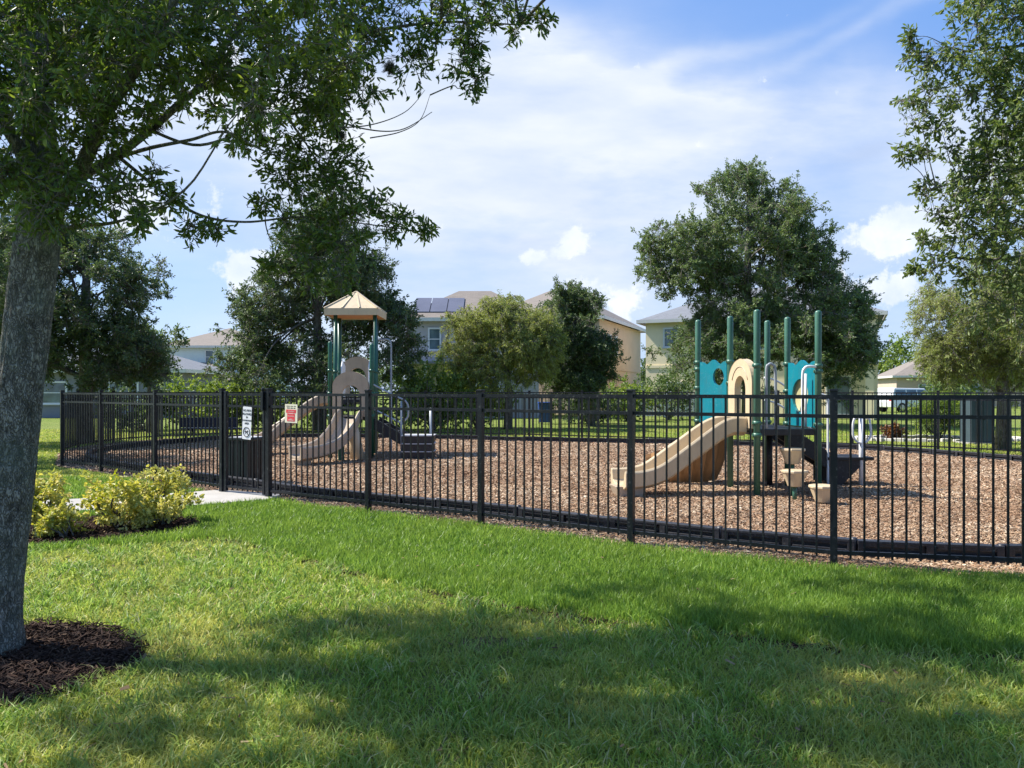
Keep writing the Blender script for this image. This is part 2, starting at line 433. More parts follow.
wt.l(cum, mr.inputs[0]); cum = wt.math('MULTIPLY', mr.outputs[0], .85)
gray = wt.ramp(wt.noise(mpz, 1.7, 6), [(.3,(0,0,0)),(.7,(1,1,1))])
gray2 = wt.ramp(wt.noise(uv, 14, 7, .6), [(.3,(0,0,0)),(.62,(1,1,1))])
ccol = wt.mix(gray2, (3.3,3.75,4.6), (4.5,4.65,4.95))
c1 = wt.mix(veil, wt.mix(.65, sky.outputs[0], (.72,1.65,3.95)), wt.mix(gray, (2.75,3.25,4.15), (4.05,4.25,4.6)))
dk = total([blob(u, v, 868, 152, 34, 9, 1.0, R(18)), blob(u, v, 850, 262, 60, 14, .4)])
dk = wt.math('MULTIPLY', wt.math('MULTIPLY', dk, wt.math('ADD', nc, .25)), .75, True)
c1 = wt.mix(dk, c1, (2.2,2.75,3.9))
c2 = wt.mix(cum, c1, ccol)
wt.l(c2, bg.inputs[0]); bg.inputs[1].default_value = .115
scene.view_settings.view_transform = 'Standard'; scene.view_settings.look = 'None'
scene.view_settings.exposure = 1.05; scene.view_settings.gamma = 1
cy = scene.cycles; cy.max_bounces = 4; cy.diffuse_bounces = 2; cy.glossy_bounces = 2; cy.transmission_bounces = 3; cy.transparent_max_bounces = 4

# ------------------------------------------------------------------ layout curves
def spline(P, n, closed=True):
    P = np.array(P, float); N = len(P); out = []
    rng = range(N) if closed else range(N-1)
    for i in rng:
        p0, p1, p2, p3 = (P[(i-1)%N], P[i], P[(i+1)%N], P[(i+2)%N]) if closed else (P[max(i-1,0)], P[i], P[i+1], P[min(i+2,N-1)])
        for k in range(n):
            t = k/n
            out.append(.5*((2*p1)+(-p0+p2)*t+(2*p0-5*p1+4*p2-p3)*t*t+(-p0+3*p1-3*p2+p3)*t**3))
    return np.array(out)
def inpoly(x, y, poly):
    x = np.asarray(x); y = np.asarray(y); ins = np.zeros(x.shape, bool); n = len(poly)
    for i in range(n):
        x1, y1 = poly[i]; x2, y2 = poly[(i+1)%n]
        c = ((y1 > y) != (y2 > y)) & (x < (x2-x1)*(y-y1)/((y2-y1) if y2 != y1 else 1e-9)+x1)
        ins ^= c
    return ins
FP = [(-3.36,10.62),(-1.785,9.55),(-.347,8.61),(1.16,7.49),(2.74,6.55),(4.5,6.18),(6.3,6.3),(8.0,6.9),(9.6,7.9),(11.0,9.15),(12.1,10.7),
      (12.9,12.4),(13.2,14.2),(12.9,16.0),(11.95,17.6),(10.5,18.95),(8.9,20.1),(7.3,21.1),(5.6,22.0),(3.9,22.8),(2.15,23.6),(.55,24.4),
      (-1.15,25.1),(-2.9,25.7),(-4.6,26.0),(-6.3,26.0),(-8.0,25.7),(-9.6,25.0),(-10.8,23.7),(-11.4,22.0),(-11.4,20.2),(-10.8,18.5),
      (-9.9,16.9),(-8.95,15.3),(-7.61,14.24),(-5.8,12.5),(-4.2,11.15)]
FPs = spline(FP, 6)
def offset(poly, d):
    P = np.array(poly); nx = np.roll(P, -1, 0) - np.roll(P, 1, 0)
    nrm = np.stack([nx[:,1], -nx[:,0]], 1); nrm /= np.linalg.norm(nrm, axis=1)[:,None]
    return P + nrm*d       # ccw polygon: +d is outward
BP = [(-2.95,10.85),(-1.55,9.95),(-.1,9.05),(1.4,7.95),(2.95,7.03),(4.5,6.68),(6.1,6.8),(7.7,7.4),(9.1,8.4),(10.2,9.7),(11.0,11.3),(11.35,13.0),
      (11.2,14.6),(10.55,16.0),(9.75,17.75),(8.5,19.4),(6.5,20.5),(4.1,21.5),(2.2,22.0),(.5,22.5),(-2.2,23.6),(-5,24.3),(-7.3,24.2),(-8.8,23.2),
      (-9.5,21.3),(-9.95,19.2),(-9.6,17.4),(-8.5,15.7),(-7.2,14.4),(-5.5,12.9),(-4.0,11.75)]
BPs = spline(BP, 8)
CHIP = offset(FPs, .07)
PATH = [(-4.3,11.35),(-3.25,10.85),(-3.3,10.35),(-4.0,9.85),(-6.2,9.05),(-12,7.3),(-12,8.4),(-6.4,10.15),(-5.0,10.85)]
BED = spline([(-5.7,7.6),(-4.6,7.35),(-3.75,7.85),(-3.45,8.5),(-4.0,9.1),(-5.4,9.0),(-7.5,8.4),(-7.8,7.6)], 6)
TREE_BED = [(-2.95+.86*math.cos(a)*(1+.06*math.sin(3*a+1)), 4.13+.74*math.sin(a)*(1+.05*math.sin(5*a))) for a in np.linspace(0, 2*math.pi, 40, endpoint=False)]
BARE = spline([(-.33,4.47),(-.2,4.40),(-.08,4.5),(-.02,4.6),(-.2,4.64),(-.3,4.58)], 5)
EDGE = spline([(-9,6.9),(-4.6,7.2),(-3.0,7.7),(-2.2,7.15),(-1.5,6.5),(-.5,5.65),(.6,5.0),(1.2,4.78),(1.9,4.45),(2.9,4.3),(5.0,4.25),(12,4.8)], 8, False)
def edge_y(x): return np.interp(x, EDGE[:,0], EDGE[:,1])

def sheet(name, poly, z, mat, label=None, kind='structure', t=0):
    n = len(poly)
    if t:
        mb = MB(); mb.prism([(p[0], p[1]) for p in poly], (0,0,z-t), (1,0,0), (0,1,0), (0,0,t)); o = mb.build(name, mat)
    else:
        o = mk(name, [(p[0], p[1], z) for p in poly], [tuple(range(n))], mat)
    return tag(o, label, kind=kind)
ground = tag(mk('ground', [(-1500,-600,0),(1500,-600,0),(1500,2500,0),(-1500,2500,0)], [(0,1,2,3)], M['ground']), kind='structure')
sheet('playground_surface', CHIP, .006, M['chips'])
sheet('path', PATH, .045, M['concrete'], t=.09)
sheet('planting_bed', BED, .012, M['darkbed'])
sheet('tree_bed', TREE_BED, .012, M['darkbed'])

# ------------------------------------------------------------------ grass
def blades(name, x, y, h, w, lean, mat, label, z0=0.0):
    n = len(x); a = RNG.uniform(0, 2*np.pi, n); dx, dy = np.cos(a), np.sin(a)      # blade width axis
    la = RNG.uniform(0, 2*np.pi, n); lx, ly = np.cos(la)*lean*h, np.sin(la)*lean*h
    V = np.zeros((n,5,3))
    V[:,0] = np.stack([x-dx*w/2, y-dy*w/2, np.full(n, z0)], 1); V[:,1] = np.stack([x+dx*w/2, y+dy*w/2, np.full(n, z0)], 1)
    V[:,2] = np.stack([x+dx*w*.4+lx*.35, y+dy*w*.4+ly*.35, z0+h*.6], 1); V[:,3] = np.stack([x-dx*w*.4+lx*.35, y-dy*w*.4+ly*.35, z0+h*.6], 1)
    V[:,4] = np.stack([x+lx, y+ly, z0+h*np.sqrt(np.clip(1-(lean*.55)**2, .15, 1))], 1)
    b = np.arange(n)[:,None]*5
    T = np.concatenate([b+np.array([[0,1,2]]), b+np.array([[0,2,3]]), b+np.array([[3,2,4]])], 0)
    o = mk_np(name, V.reshape(-1,3), T, mat)
    return tag(o, label, 'grass', kind='stuff')
def scatter(dens, ymin, ymax, margin=.75):
    """visible wedge with depth-dependent density (per m2)"""
    xs, ys = [], []
    for y0 in np.arange(ymin, ymax, .5):
        y1 = min(y0+.5, ymax); half = y1*.68+margin; n = int(dens((y0+y1)/2)*2*half*(y1-y0))
        xs.append(RNG.uniform(-half, half, n)); ys.append(RNG.uniform(y0, y1, n))
    return np.concatenate(xs), np.concatenate(ys)
def snoise(x, y, s, seed=0):
    r = np.random.default_rng(seed); z = np.zeros_like(x)
    for k in range(7):
        a = r.uniform(0, 2*np.pi); f = s*r.uniform(.6, 1.8); z += np.sin((x*np.cos(a)+y*np.sin(a))*f + r.uniform(0, 6.3))
    return z/7
x, y = scatter(lambda Y: min(9500, 9500*(4.0/Y)**1.6), 2.4, 30)
out = ~inpoly(x, y, offset(FPs, .11)) & ~inpoly(x, y, PATH) & ~inpoly(x, y, BED) & ~inpoly(x, y, TREE_BED)
x, y = x[out], y[out]
lush = (y > edge_y(x)+snoise(x, y, 9, 3)*.14+RNG.normal(0, .055, len(x))) & (y < 13)
bare = inpoly(x, y, BARE)
nz = snoise(x, y, 5, 1)+.7*snoise(x, y, 14, 2)
keep = RNG.uniform(0, 1, len(x)) < np.where(lush, 1., np.clip(.62-.55*nz, .16, 1.))
keep &= ~(bare & (RNG.uniform(0, 1, len(x)) < .8))
edge_d = np.abs(y-edge_y(x)+.05)
keep &= ~((edge_d < .05) & (RNG.uniform(0,1,len(x)) < .6))
x, y, lush = x[keep], y[keep], lush[keep]
print('grass blades', len(x))
hl = RNG.uniform(.055, .10, lush.sum())*(1+.25*snoise(x[lush], y[lush], 6, 5))
sc = np.clip(y/5., .8, 3.2)
blades('lush_lawn', x[lush], y[lush], hl, .006*sc[lush]**.8, RNG.uniform(.1, .75, lush.sum()), M['grass_lush'], 'taller dense bright green grass along the fence side')
th = ~lush
ht = RNG.uniform(.02, .06, th.sum())*np.clip(1.9-.2*y[th], 1, 1.4)
blades('thin_lawn', x[th], y[th], ht, .007*sc[th]**.8, RNG.uniform(.4, 1.35, th.sum()), M['grass_thin'], 'short worn yellowish grass in the foreground', .0)
tx, ty = scatter(lambda Y: 75*(4/Y)**1.2, 2.5, 8); k = (ty < edge_y(tx)) & ~inpoly(tx, ty, TREE_BED) & ~inpoly(tx, ty, BED) & ~inpoly(tx, ty, BARE); tx, ty = tx[k], ty[k]
rr0 = RNG.uniform(.02, .07, len(tx)); m_ = 14; x = np.repeat(tx, m_)+RNG.normal(0, 1, len(tx)*m_)*np.repeat(rr0, m_); y = np.repeat(ty, m_)+RNG.normal(0, 1, len(tx)*m_)*np.repeat(rr0, m_)
blades('grass_tufts', x, y, RNG.uniform(.05, .105, len(x)), .009*np.clip(y/5, .85, 2), RNG.uniform(.5, 1.25, len(x)), M['grass_tuft'], 'coarser longer grass tufts standing out of the worn lawn')
# turf lip: raised soil under the lush side
# dead thatch on thin lawn
def chips(name, x, y, L, W, mat, label, cat, z0=.012, zr=.012, tilt=.35, kind='stuff', thick=.004, parent=None):
    n = len(x); a = RNG.uniform(0, np.pi*2, n); L = L*np.exp(RNG.normal(0, .35, n)); W = W*np.exp(RNG.normal(0, .3, n))
    d = np.stack([np.cos(a), np.sin(a), RNG.normal(0, tilt, n)], 1); d /= np.linalg.norm(d, axis=1)[:,None]
    s_ = np.stack([-np.sin(a), np.cos(a), RNG.normal(0, tilt*.8, n)], 1); s_ /= np.linalg.norm(s_, axis=1)[:,None]
    c = np.stack([x, y, z0+RNG.uniform(0, zr, n)], 1)
    d = d*L[:,None]/2; s_ = s_*W[:,None]/2; t = np.array([0,0,-thick])
    V = np.stack([c-d-s_, c+d*.9-s_*.8, c+d+s_*.7, c-d*.9+s_, c-d-s_+t, c+d*.9-s_*.8+t, c+d+s_*.7+t, c-d*.9+s_+t], 1)
    b = np.arange(n)[:,None]*8
    Q = np.concatenate([b+np.array([q]) for q in ([0,1,2,3],[0,4,5,1],[1,5,6,2],[2,6,7,3],[3,7,4,0])], 0)
    o = mk_np(name, V.reshape(-1,3), Q, mat, parent)
    return tag(o, label, cat, kind=kind)
x, y = scatter(lambda Y: 500*(4/Y)**1.4, 2.4, 8)
k = (y < edge_y(x)) & ~inpoly(x, y, TREE_BED) & ~inpoly(x, y, BED) & ~inpoly(x, y, PATH) & (snoise(x, y, 5, 1)+.7*snoise(x, y, 14, 2) > -.05)
chips('dead_thatch', x[k], y[k], .05, .003, M['straw'], 'dead straw coloured thatch lying between the grass blades', 'thatch', .006, .02, .25, thick=.001)
x = RNG.uniform(-.45, .1, 500); y = RNG.uniform(4.3, 4.72, 500); k = inpoly(x, y, BARE) & (RNG.uniform(0,1,500) < .7)
chips('bare_patch', x[k], y[k], .04, .006, M['straw'], 'bare brown patch of dead matter in the thin lawn', 'bare patch', .006, .016, .4, thick=.002)
x = RNG.uniform(-6, 8, 9000); y = edge_y(x)-.05+RNG.normal(0, .035, 9000)
k = (y > 2.5) & (x > -3) & (snoise(x, y, 3, 9) > -.1)
chips('turf_edge_debris', x[k][:3500], y[k][:3500], .035, .006, M['darkchip'], 'dark soil and debris along the step between the two lawns', 'debris', .006, .014, .4, thick=.002)
x, y = scatter(lambda Y: 6, 2.5, 8); chips('fallen_leaves', x, y, .034, .013, M['straw'], 'scattered fallen leaves lying on the lawn', 'leaves', .035, .03, .4, thick=.001)
# wood chips
x, y = scatter(lambda Y: 2900*(8/Y)**1.5, 6.0, 26.5, .8)
k = inpoly(x, y, CHIP); x, y = x[k], y[k]
# thinner outside the border
kk = inpoly(x, y, BPs) | (RNG.uniform(0,1,len(x)) < .55); x, y = x[kk], y[kk]
print('chips', len(x))
sc = np.clip(y/8., .9, 2.2)
inb = inpoly(x, y, BPs); zc = np.where(inb, .014, .008); chips('wood_chips', x, y, .031*sc**.8, .0115*sc**.8, M['chip'], 'tan and brown wood chips covering the playground floor', 'wood chips', zc, np.where(inb, .026, .010), .26)
a = RNG.uniform(0, 2*np.pi, 9000); r_ = np.sqrt(RNG.uniform(0, 1, 9000))
x = -2.95+.88*r_*np.cos(a)+RNG.normal(0,.035,9000); y = 4.13+.76*r_*np.sin(a)+RNG.normal(0,.03,9000)
chips('tree_mulch', x, y, .055, .007, M['darkchip'], 'dark brown shredded mulch ring round the near tree trunk', 'mulch', .014, .035, .35)
x = RNG.uniform(-8, -3, 9000); y = RNG.uniform(7.2, 9.4, 9000); k = inpoly(x, y, BED); x = x+RNG.normal(0,.06,9000); y = y+RNG.normal(0,.05,9000)
chips('bed_mulch', x[k], y[k], .06, .012, M['darkchip'], 'dark brown mulch under the golden shrubs', 'mulch', .014, .03, .35)

# ------------------------------------------------------------------ fence
fence = thing('metal_fence', 'long black metal picket fence curving all the way round the playground', 'fence', (FP[3][0], FP[3][1], 0))
def panel(a, b, parent, name='fence_panel', spacing=.112):
    a = Vector((*a, 0)); b = Vector((*b, 0)); d = b-a; L = d.length; d.normalize(); rz = math.atan2(d.y, d.x)
    n = max(1, round((L-.05)/spacing)); mb = MB()
    for i in range(1, n):
        p = a + d*(.025+(L-.05)*i/n)
        mb.box((p.x, p.y, .765), (.016,.016,1.37), rz)
    pan = mb.build(name, M['fence'], parent)
    mid = (a+b)/2
    for z, hh in ((1.45,.034),(1.285,.032),(.125,.034)):
        MB().box((mid.x, mid.y, z), (L-.045,.026,hh), rz).build('rail', M['fence'], pan)
    return pan
def fpost(p, parent, s=.058, h=1.5, a=0):
    o = MB().box((p[0], p[1], h/2), (s, s, h), a).build('post', M['fence'], parent)
    MB().box((p[0], p[1], h+.006), (s+.012, s+.012, .022), a).build('post_cap', M['fence'], o, bevel=.004)
    return o
NF = len(FP)
for i, p in enumerate(FP):
    q = FP[(i+1)%NF]; pr = FP[i-1]
    ang = math.atan2(q[1]-pr[1], q[0]-pr[0])
    fpost(p, fence, .066 if i in (0, NF-1) else .058, 1.52 if i in (0, NF-1) else 1.5, ang)
    if i < NF-1: panel(p, q, fence)
# gate
gate = thing('metal_gate', 'narrow black metal picket gate holding the white no pets sign', 'gate', (FP[0][0], FP[0][1], 0))
ga, gb = Vector((*FP[-1], 0)), Vector((*FP[0], 0)); gd = (gb-ga).normalized(); gang = math.atan2(gd.y, gd.x)
g1, g2 = ga+gd*.085, gb-gd*.085
panel(g1[:2], g2[:2], gate, 'gate_panel', .105)
for p in (g1, g2): MB().box((p.x, p.y, .78), (.048,.048,1.44), gang).build('gate_stile', M['fence'], gate, bevel=.004)
for z in (.35, 1.25):
    p = ga+gd*.05; MB().tube([(p.x,p.y,z-.05),(p.x,p.y,z+.05)], .014).build('hinge', M['fence'], gate)
p = gb-gd*.07; gn = Vector((gd.y, -gd.x, 0))
q = p+gn*.045
MB().box((q.x, q.y, 1.36), (.05,.04,.26), gang).tube([(q.x,q.y,1.49),(q.x,q.y,1.54)], .018).build('latch', M['fence'], gate, bevel=.004)
# white sign on gate
def signframe(c, n_, tilt=0):
    n_ = n_.normalized(); xax = Vector((0,0,1)).cross(n_).normalized(); z = n_.cross(xax)
    m = Matrix((( xax.x, z.x, n_.x, c[0]),(xax.y, z.y, n_.y, c[1]),(xax.z, z.z, n_.z, c[2]),(0,0,0,1)))
    return m @ Matrix.Rotation(tilt, 4, 'Z')
def round_rect(w, h, r, n=5):
    pts = []
    for cx, cy, a0 in ((w/2-r, h/2-r, 0), (-w/2+r, h/2-r, 90), (-w/2+r, -h/2+r, 180), (w/2-r, -h/2+r, 270)):
        for k in range(n+1):
            a = R(a0+90*k/n); pts.append((cx+r*math.cos(a), cy+r*math.sin(a)))
    return pts
def plate(m, w, h, r, t):
    mb = MB(); pts = round_rect(w, h, r)
    o = m @ Vector((0,0,0)); x_ = m.to_3x3() @ Vector((1,0,0)); y_ = m.to_3x3() @ Vector((0,1,0)); z_ = m.to_3x3() @ Vector((0,0,1))
    return mb.prism(pts, o, x_, y_, z_*t)
gn = Vector((gd.y, -gd.x, 0))
if gn.y > 0: gn = -gn
t_ = ((248-CX)/F*ga.y-ga.x)/(gd.x-(248-CX)/F*gd.y); c = ga+gd*t_; c.z = at(248, 423, c.y)[2]; c = c+gn*.016; sm = signframe(c, gn, R(-3))
sgn = thing('notice_sign', 'tall white sign reading no pets allowed, hung on the playground gate', 'sign', c)
plate(sm, .185, .46, .015, .004).build('sign_plate', M['sign_white'], sgn)
def onsign(m, x, y, z=.0055): return m @ Matrix.Translation((x, y, z))
for txt, yy_, s_ in (('NO PETS', .175, .043), ('ALLOWED', .125, .041), ('IN', .080, .038), ('PLAYGROUND', .036, .030), ('AREA', -.006, .038)):
    text_mesh('lettering', txt, s_, M['ink'], sgn, onsign(sm, 0, yy_), .0006)
# prohibition ring + dog silhouette
ring = MB(); mm = onsign(sm, 0, -.125)
rp = [mm @ Vector((.066*math.cos(t), .066*math.sin(t), 0)) for t in np.linspace(0, 2*math.pi, 33)]
ring.tube(rp, .0055, 6, False); ring.tube([mm @ Vector((-.045,.045,0)), mm @ Vector((.045,-.045,0))], .0045, 6)
ring.build('prohibition_ring', M['ink'], sgn)
dog = [(-.036,-.006),(-.03,.008),(-.02,.012),(.012,.010),(.020,.022),(.026,.030),(.031,.022),(.043,.018),(.040,.008),(.028,.006),(.024,-.006),(.024,-.036),(.016,-.036),(.014,-.012),(-.014,-.012),(-.018,-.036),(-.026,-.036),(-.026,-.008),(-.040,.012),(-.044,.010)]
MB().prism([(a*.9, b*.9) for a, b in dog], mm @ Vector((0,0,-.002)), sm.to_3x3() @ Vector((1,0,0)), sm.to_3x3() @ Vector((0,1,0)), sm.to_3x3() @ Vector((0,0,.003))).build('dog_pictogram', M['ink'], sgn)
# red sign on the panel right of the gate
c = Vector(at(292.5, 413.5, 10.33)); fa0 = Vector((*FP[0],0)); fd_ = (Vector((*FP[1],0))-fa0).normalized(); k_ = (292.5-CX)/F; t_ = (k_*fa0.y-fa0.x)/(fd_.x-k_*fd_.y); c = fa0+fd_*t_; c.z = at(0, 413.5, c.y)[2]; fa = Vector((FP[1][0]-FP[0][0], FP[1][1]-FP[0][1], 0)); rn = Vector((fa.y, -fa.x, 0)).normalized()
if rn.y > 0: rn = -rn
c = c + rn*.02
sm = signframe(c, rn, R(-1))
rs = thing('warning_sign', 'small square red and cream sign wired to the fence right of the gate', 'sign', c)
plate(sm, .25, .25, .008, .004).build('sign_plate', M['sign_cream'], rs)
def flatrect(m, x, y, w, h, name, mat, par, z=.0045):
    mb = MB(); mb.prism([(-w/2,-h/2),(w/2,-h/2),(w/2,h/2),(-w/2,h/2)], m @ Vector((x,y,z)), m.to_3x3() @ Vector((1,0,0)), m.to_3x3() @ Vector((0,1,0)), m.to_3x3() @ Vector((0,0,.001)))
    return mb.build(name, mat, par)
for yy_, h_, w_ in ((.098,.010,.19), (.073,.012,.17)):
    g = MB()
    for k_ in range(14):
        xx = -w_/2 + w_*(k_+.5)/14
        if k_ in (5, 10): continue
        g.prism([(-.0045,-h_/2),(.0045,-h_/2),(.0045,h_/2),(-.0045,h_/2)], sm @ Vector((xx,yy_,.0045)), sm.to_3x3() @ Vector((1,0,0)), sm.to_3x3() @ Vector((0,1,0)), sm.to_3x3() @ Vector((0,0,.001)))
    g.build('small_print', M['ink'], rs)
flatrect(sm, 0, .030, .20, .045, 'red_header', M['sign_red'], rs)
flatrect(sm, 0, -.052, .155, .105, 'red_panel', M['sign_red'], rs, .005)
for yy_, w_ in ((.030,.13), (.0,.09), (-.035,.13), (-.075,.04), (-.088,.11)):
    g = MB()
    for k_ in range(11):
        xx = -w_/2 + w_*(k_+.5)/11
        g.prism([(-.0038,-.006),(.0038,-.006),(.0038,.006),(-.0038,.006)], sm @ Vector((xx,yy_,.0064)), sm.to_3x3() @ Vector((1,0,0)), sm.to_3x3() @ Vector((0,1,0)), sm.to_3x3() @ Vector((0,0,.001)))
    g.build('small_print', M['pinkink'], rs)

# ------------------------------------------------------------------ plastic borders
seglen = 1.2
P = np.vstack([BPs, BPs[:1]]); dd = np.r_[0, np.cumsum(np.linalg.norm(np.diff(P, axis=0), axis=1))]
nseg = int(round(dd[-1]/seglen)); ts = np.linspace(0, dd[-1], nseg+1)
bx_ = np.interp(ts, dd, P[:,0]); by_ = np.interp(ts, dd, P[:,1])
border0 = None
for i in range(nseg):
    a = Vector((bx_[i], by_[i], 0)); b = Vector((bx_[i+1], by_[i+1], 0)); m_ = (a+b)/2; L = (b-a).length
    rz = math.atan2(b.y-a.y, b.x-a.x)
    if m_.x > 12 or abs(m_.x) > m_.y*.72+1.2: continue
    if border0 is None:
        border0 = thing('border_timber', 'black plastic edging timber with two slots, one of the ring round the wood chips', 'edging', (0,0,0), 'edging timbers round the wood chips')
        w = L-.02; mb = MB()
        mb.box((0,0,.152), (w,.10,.026)).box((0,0,.02), (w,.10,.04)).box((0,0,.085), (w-.02,.018,.12))
        for xx in (-w/2+.03, -.0, w/2-.03): mb.box((xx,0,.088), (.06,.096,.105))
        for xx in (-w/4, w/4):
            for sy in (-1, 1): mb.box((xx, sy*.034, .058), (w/2-.12,.02,.036)).box((xx, sy*.034, .126), (w/2-.12,.02,.030))
        mb.build('edging_body', M['border'], border0, bevel=.004)
        MB().tube([(w/2-.01,0,.0),(w/2-.01,0,.178)], .028, 12).build('stake', M['border'], border0)
        border0['_L'] = L; r0 = border0
    else: r0 = dup(border0, (0,0,0))
    r0.location = m_; r0.rotation_euler = (0,0,rz)
    r0.location.z = random.uniform(-.012, .006)
if '_L' in border0: 
    for o in bpy.data.objects:
        if '_L' in o: del o['_L']

# ------------------------------------------------------------------ playground structures
def collar(mb, x, y, z, r=.058):
    mb.tube([(x,y,z-.028),(x,y,z+.028)], r, 14)
    mb.box((x+r*.9, y, z), (.03,.03,.035)).box((x-r*.9, y, z), (.03,.03,.035))
def panel_poly(w, z0, z1, style):
    pts = [(0, z0), (w, z0)]
    if style == 'wave':
        n = 24
        for k in range(n+1):
            t = 1-k/n; pts.append((w*t, z1-.035+.035*math.cos((t-.5)*math.pi*4)*(1 if .12 < t < .88 else .2)))
    else:
        n = 20
        pts.append((w, z0+(z1-z0)*.62))
        for k in range(n+1):
            a = math.pi*k/n; pts.append((w/2+w/2*math.cos(a), z1-w*.42+w*.42*math.sin(a)))
        pts.append((0, z0+(z1-z0)*.62))
    return pts
def panel_with_hole(outer, hole, org, ux, t):
    """bridge outer and hole polygons (both ccw in u,w) into a solid plate"""
    import mathutils
    pts2 = [Vector((a, b, 0)) for a, b in outer]; h2 = [Vector((a, b, 0)) for a, b in hole]
    tris = mathutils.geometry.tessellate_polygon([pts2, h2])
    allp = outer+hole; org = Vector(org); ux = Vector(ux); t = Vector(t); n = len(allp)
    vs = [org+ux*a+Vector((0,0,b)) for a, b in allp]; vs += [p+t for p in vs]
    fs = [tuple(x) for x in tris] + [tuple(i+n for i in x)[::-1] for x in tris]
    no = len(outer)
    fs += [(i, (i+1)%no, (i+1)%no+n, i+n) for i in range(no)]
    nh = len(hole)
    fs += [(no+i, no+(i+1)%nh, no+(i+1)%nh+n, no+i+n) for i in range(nh)]
    return MB().add(vs, fs)
def ellipse(cx, cz, rx, rz, n=24): return [(cx+rx*math.cos(2*math.pi*k/n), cz+rz*math.sin(2*math.pi*k/n)) for k in range(n)]
def archhole(cx, z0, w, z1, n=14):
    return [(cx-w/2, z0), (cx+w/2, z0)] + [(cx+w/2*math.cos(math.pi*k/n), z1-w/2+w/2*math.sin(math.pi*k/n)) for k in range(n+1)]
def slide_mesh(path, width, wall, name, mat, parent, th=.03):
    """path: list of centre points (bottom of bed). makes a U trough with thick walls"""
    pts = [Vector(p) for p in path]; n = len(pts)
    prof = [(-width/2-.05, -.02), (-width/2-.06, wall-.02), (-width/2-.035, wall+.012), (-width/2, wall-.01), (-width/2+.03, .04), (-width/2+.10, .0),
            (width/2-.10, .0), (width/2-.03, .04), (width/2, wall-.01), (width/2+.035, wall+.012), (width/2+.06, wall-.02), (width/2+.05, -.02), (width/2-.05,-.075), (-width/2+.05,-.075)]
    vs = []
    for i, p in enumerate(pts):
        d = (pts[min(i+1,n-1)]-pts[max(i-1,0)]); dh = Vector((d.x, d.y, 0)).normalized(); s_ = Vector((dh.y, -dh.x, 0))
        up = s_.cross(d.normalized()); up = up if up.z > 0 else -up
        fl = 1.0
        for a, b in prof: vs.append(p+s_*a*fl+up*b)
    k = len(prof)
    fs = [(i*k+j, i*k+(j+1)%k, (i+1)*k+(j+1)%k, (i+1)*k+j) for i in range(n-1) for j in range(k)]
    fs += [tuple(range(k))[::-1], tuple((n-1)*k+j for j in range(k))]
    o = MB().add(vs, fs, False).build(name, mat, parent, bevel=.008)
    return o
def curve3(P, n=8): return [tuple(p) for p in spline(P, n, False)]+[tuple(P[-1])]

# --- right structure
RS = thing('play_structure', 'low play structure with teal panels and six tall green posts', 'play structure', (3.9, 11.4, 0))
P1, P2, P3, P4, P5, P6 = (3.45,10.83), (4.36,10.95), (3.34,11.77), (4.27,11.92), (3.0,12.4), (4.15,12.5)
HT = 2.65
for p, cz in ((P1,(1.86,1.05,.88)), (P2,(1.86,1.78,1.02)), (P3,(1.95,1.62,1.02)), (P4,(1.92,1.5,1.0)), (P5,(1.96,1.85,1.55,1.02)), (P6,(1.0,))):
    o = MB().post(p[0], p[1], 0, HT, .046, 20).build('post', M['green_post'], RS)
    for z in cz:
        mb = MB(); collar(mb, p[0], p[1], z); mb.build('clamp', M['green_post'], o)
mb = MB(); mb.prism([P1, P2, P4, P3], (0,0,.87), (1,0,0), (0,1,0), (0,0,.09)); mb.prism([P3, P4, P6, P5], (0,0,.87), (1,0,0), (0,1,0), (0,0,.088))
mb.build('deck', M['deck'], RS, bevel=.008)
def along(p, q): 
    a = Vector((*p, 0)); b = Vector((*q, 0)); L = (b-a).length; return a, (b-a)/L, L
def wallpanel(p, q, z0, z1, style, hole, name, mat, parent, th=.035, inset=.06):
    a, ux, L = along(p, q); w = L-2*inset; org = a+ux*inset; nrm = Vector((ux.y, -ux.x, 0))
    outer = panel_poly(w, z0, z1, style)
    if hole: return panel_with_hole(outer, hole(w), org-nrm*th/2, ux, nrm*th).build(name, mat, parent, bevel=.008), (org, ux, w, nrm)
    mb = MB(); mb.prism(outer, org-nrm*th/2, ux, (0,0,1), nrm*th); return mb.build(name, mat, parent, bevel=.008), (org, ux, w, nrm)
wallpanel(P5, P3, 1.0, 1.99, 'wave', lambda w: ellipse(w*.70, 1.72, w*.20, .135), 'wall_panel', M['teal'], RS)
ap, (org, ux, w, nrm) = wallpanel(P3, P1, .97, 1.97, 'arch', lambda w: archhole(w*.5, 1.02, w*.46, 1.72), 'slide_arch', M['tan'], RS, .10, .05)
arc = [org+ux*(w/2+w*.36*math.cos(t))+Vector((0,0,1.52+w*.40*math.sin(t)))+nrm*(-.052) for t in np.linspace(R(25), R(155), 14)]
MB().tube(arc, .008, 6).build('arch_groove', M['tan_dull'], ap)
arc = [p+nrm*.104 for p in arc]; MB().tube(arc, .008, 6).build('arch_groove', M['tan_dull'], ap)
bp_, (org, ux, w, nrm) = wallpanel(P4, P2, .98, 1.96, 'wave', lambda w: ellipse(w*.46, 1.43, w*.30, .25), 'wall_panel', M['teal'], RS)
e = ellipse(w*.46, 1.43, w*.30+.02, .27, 28); cc = org+ux*(w*.46)+Vector((0,0,1.43))
vs = [cc-nrm*.07] ; fs = []
for k_, sc_ in ((0,.55),(1,1.0)):
    for (a_, b_) in e: vs.append(org+ux*(w*.46+(a_-w*.46)*sc_)+Vector((0,0,1.43+(b_-1.43)*sc_))-nrm*(.055 if k_ == 0 else .02))
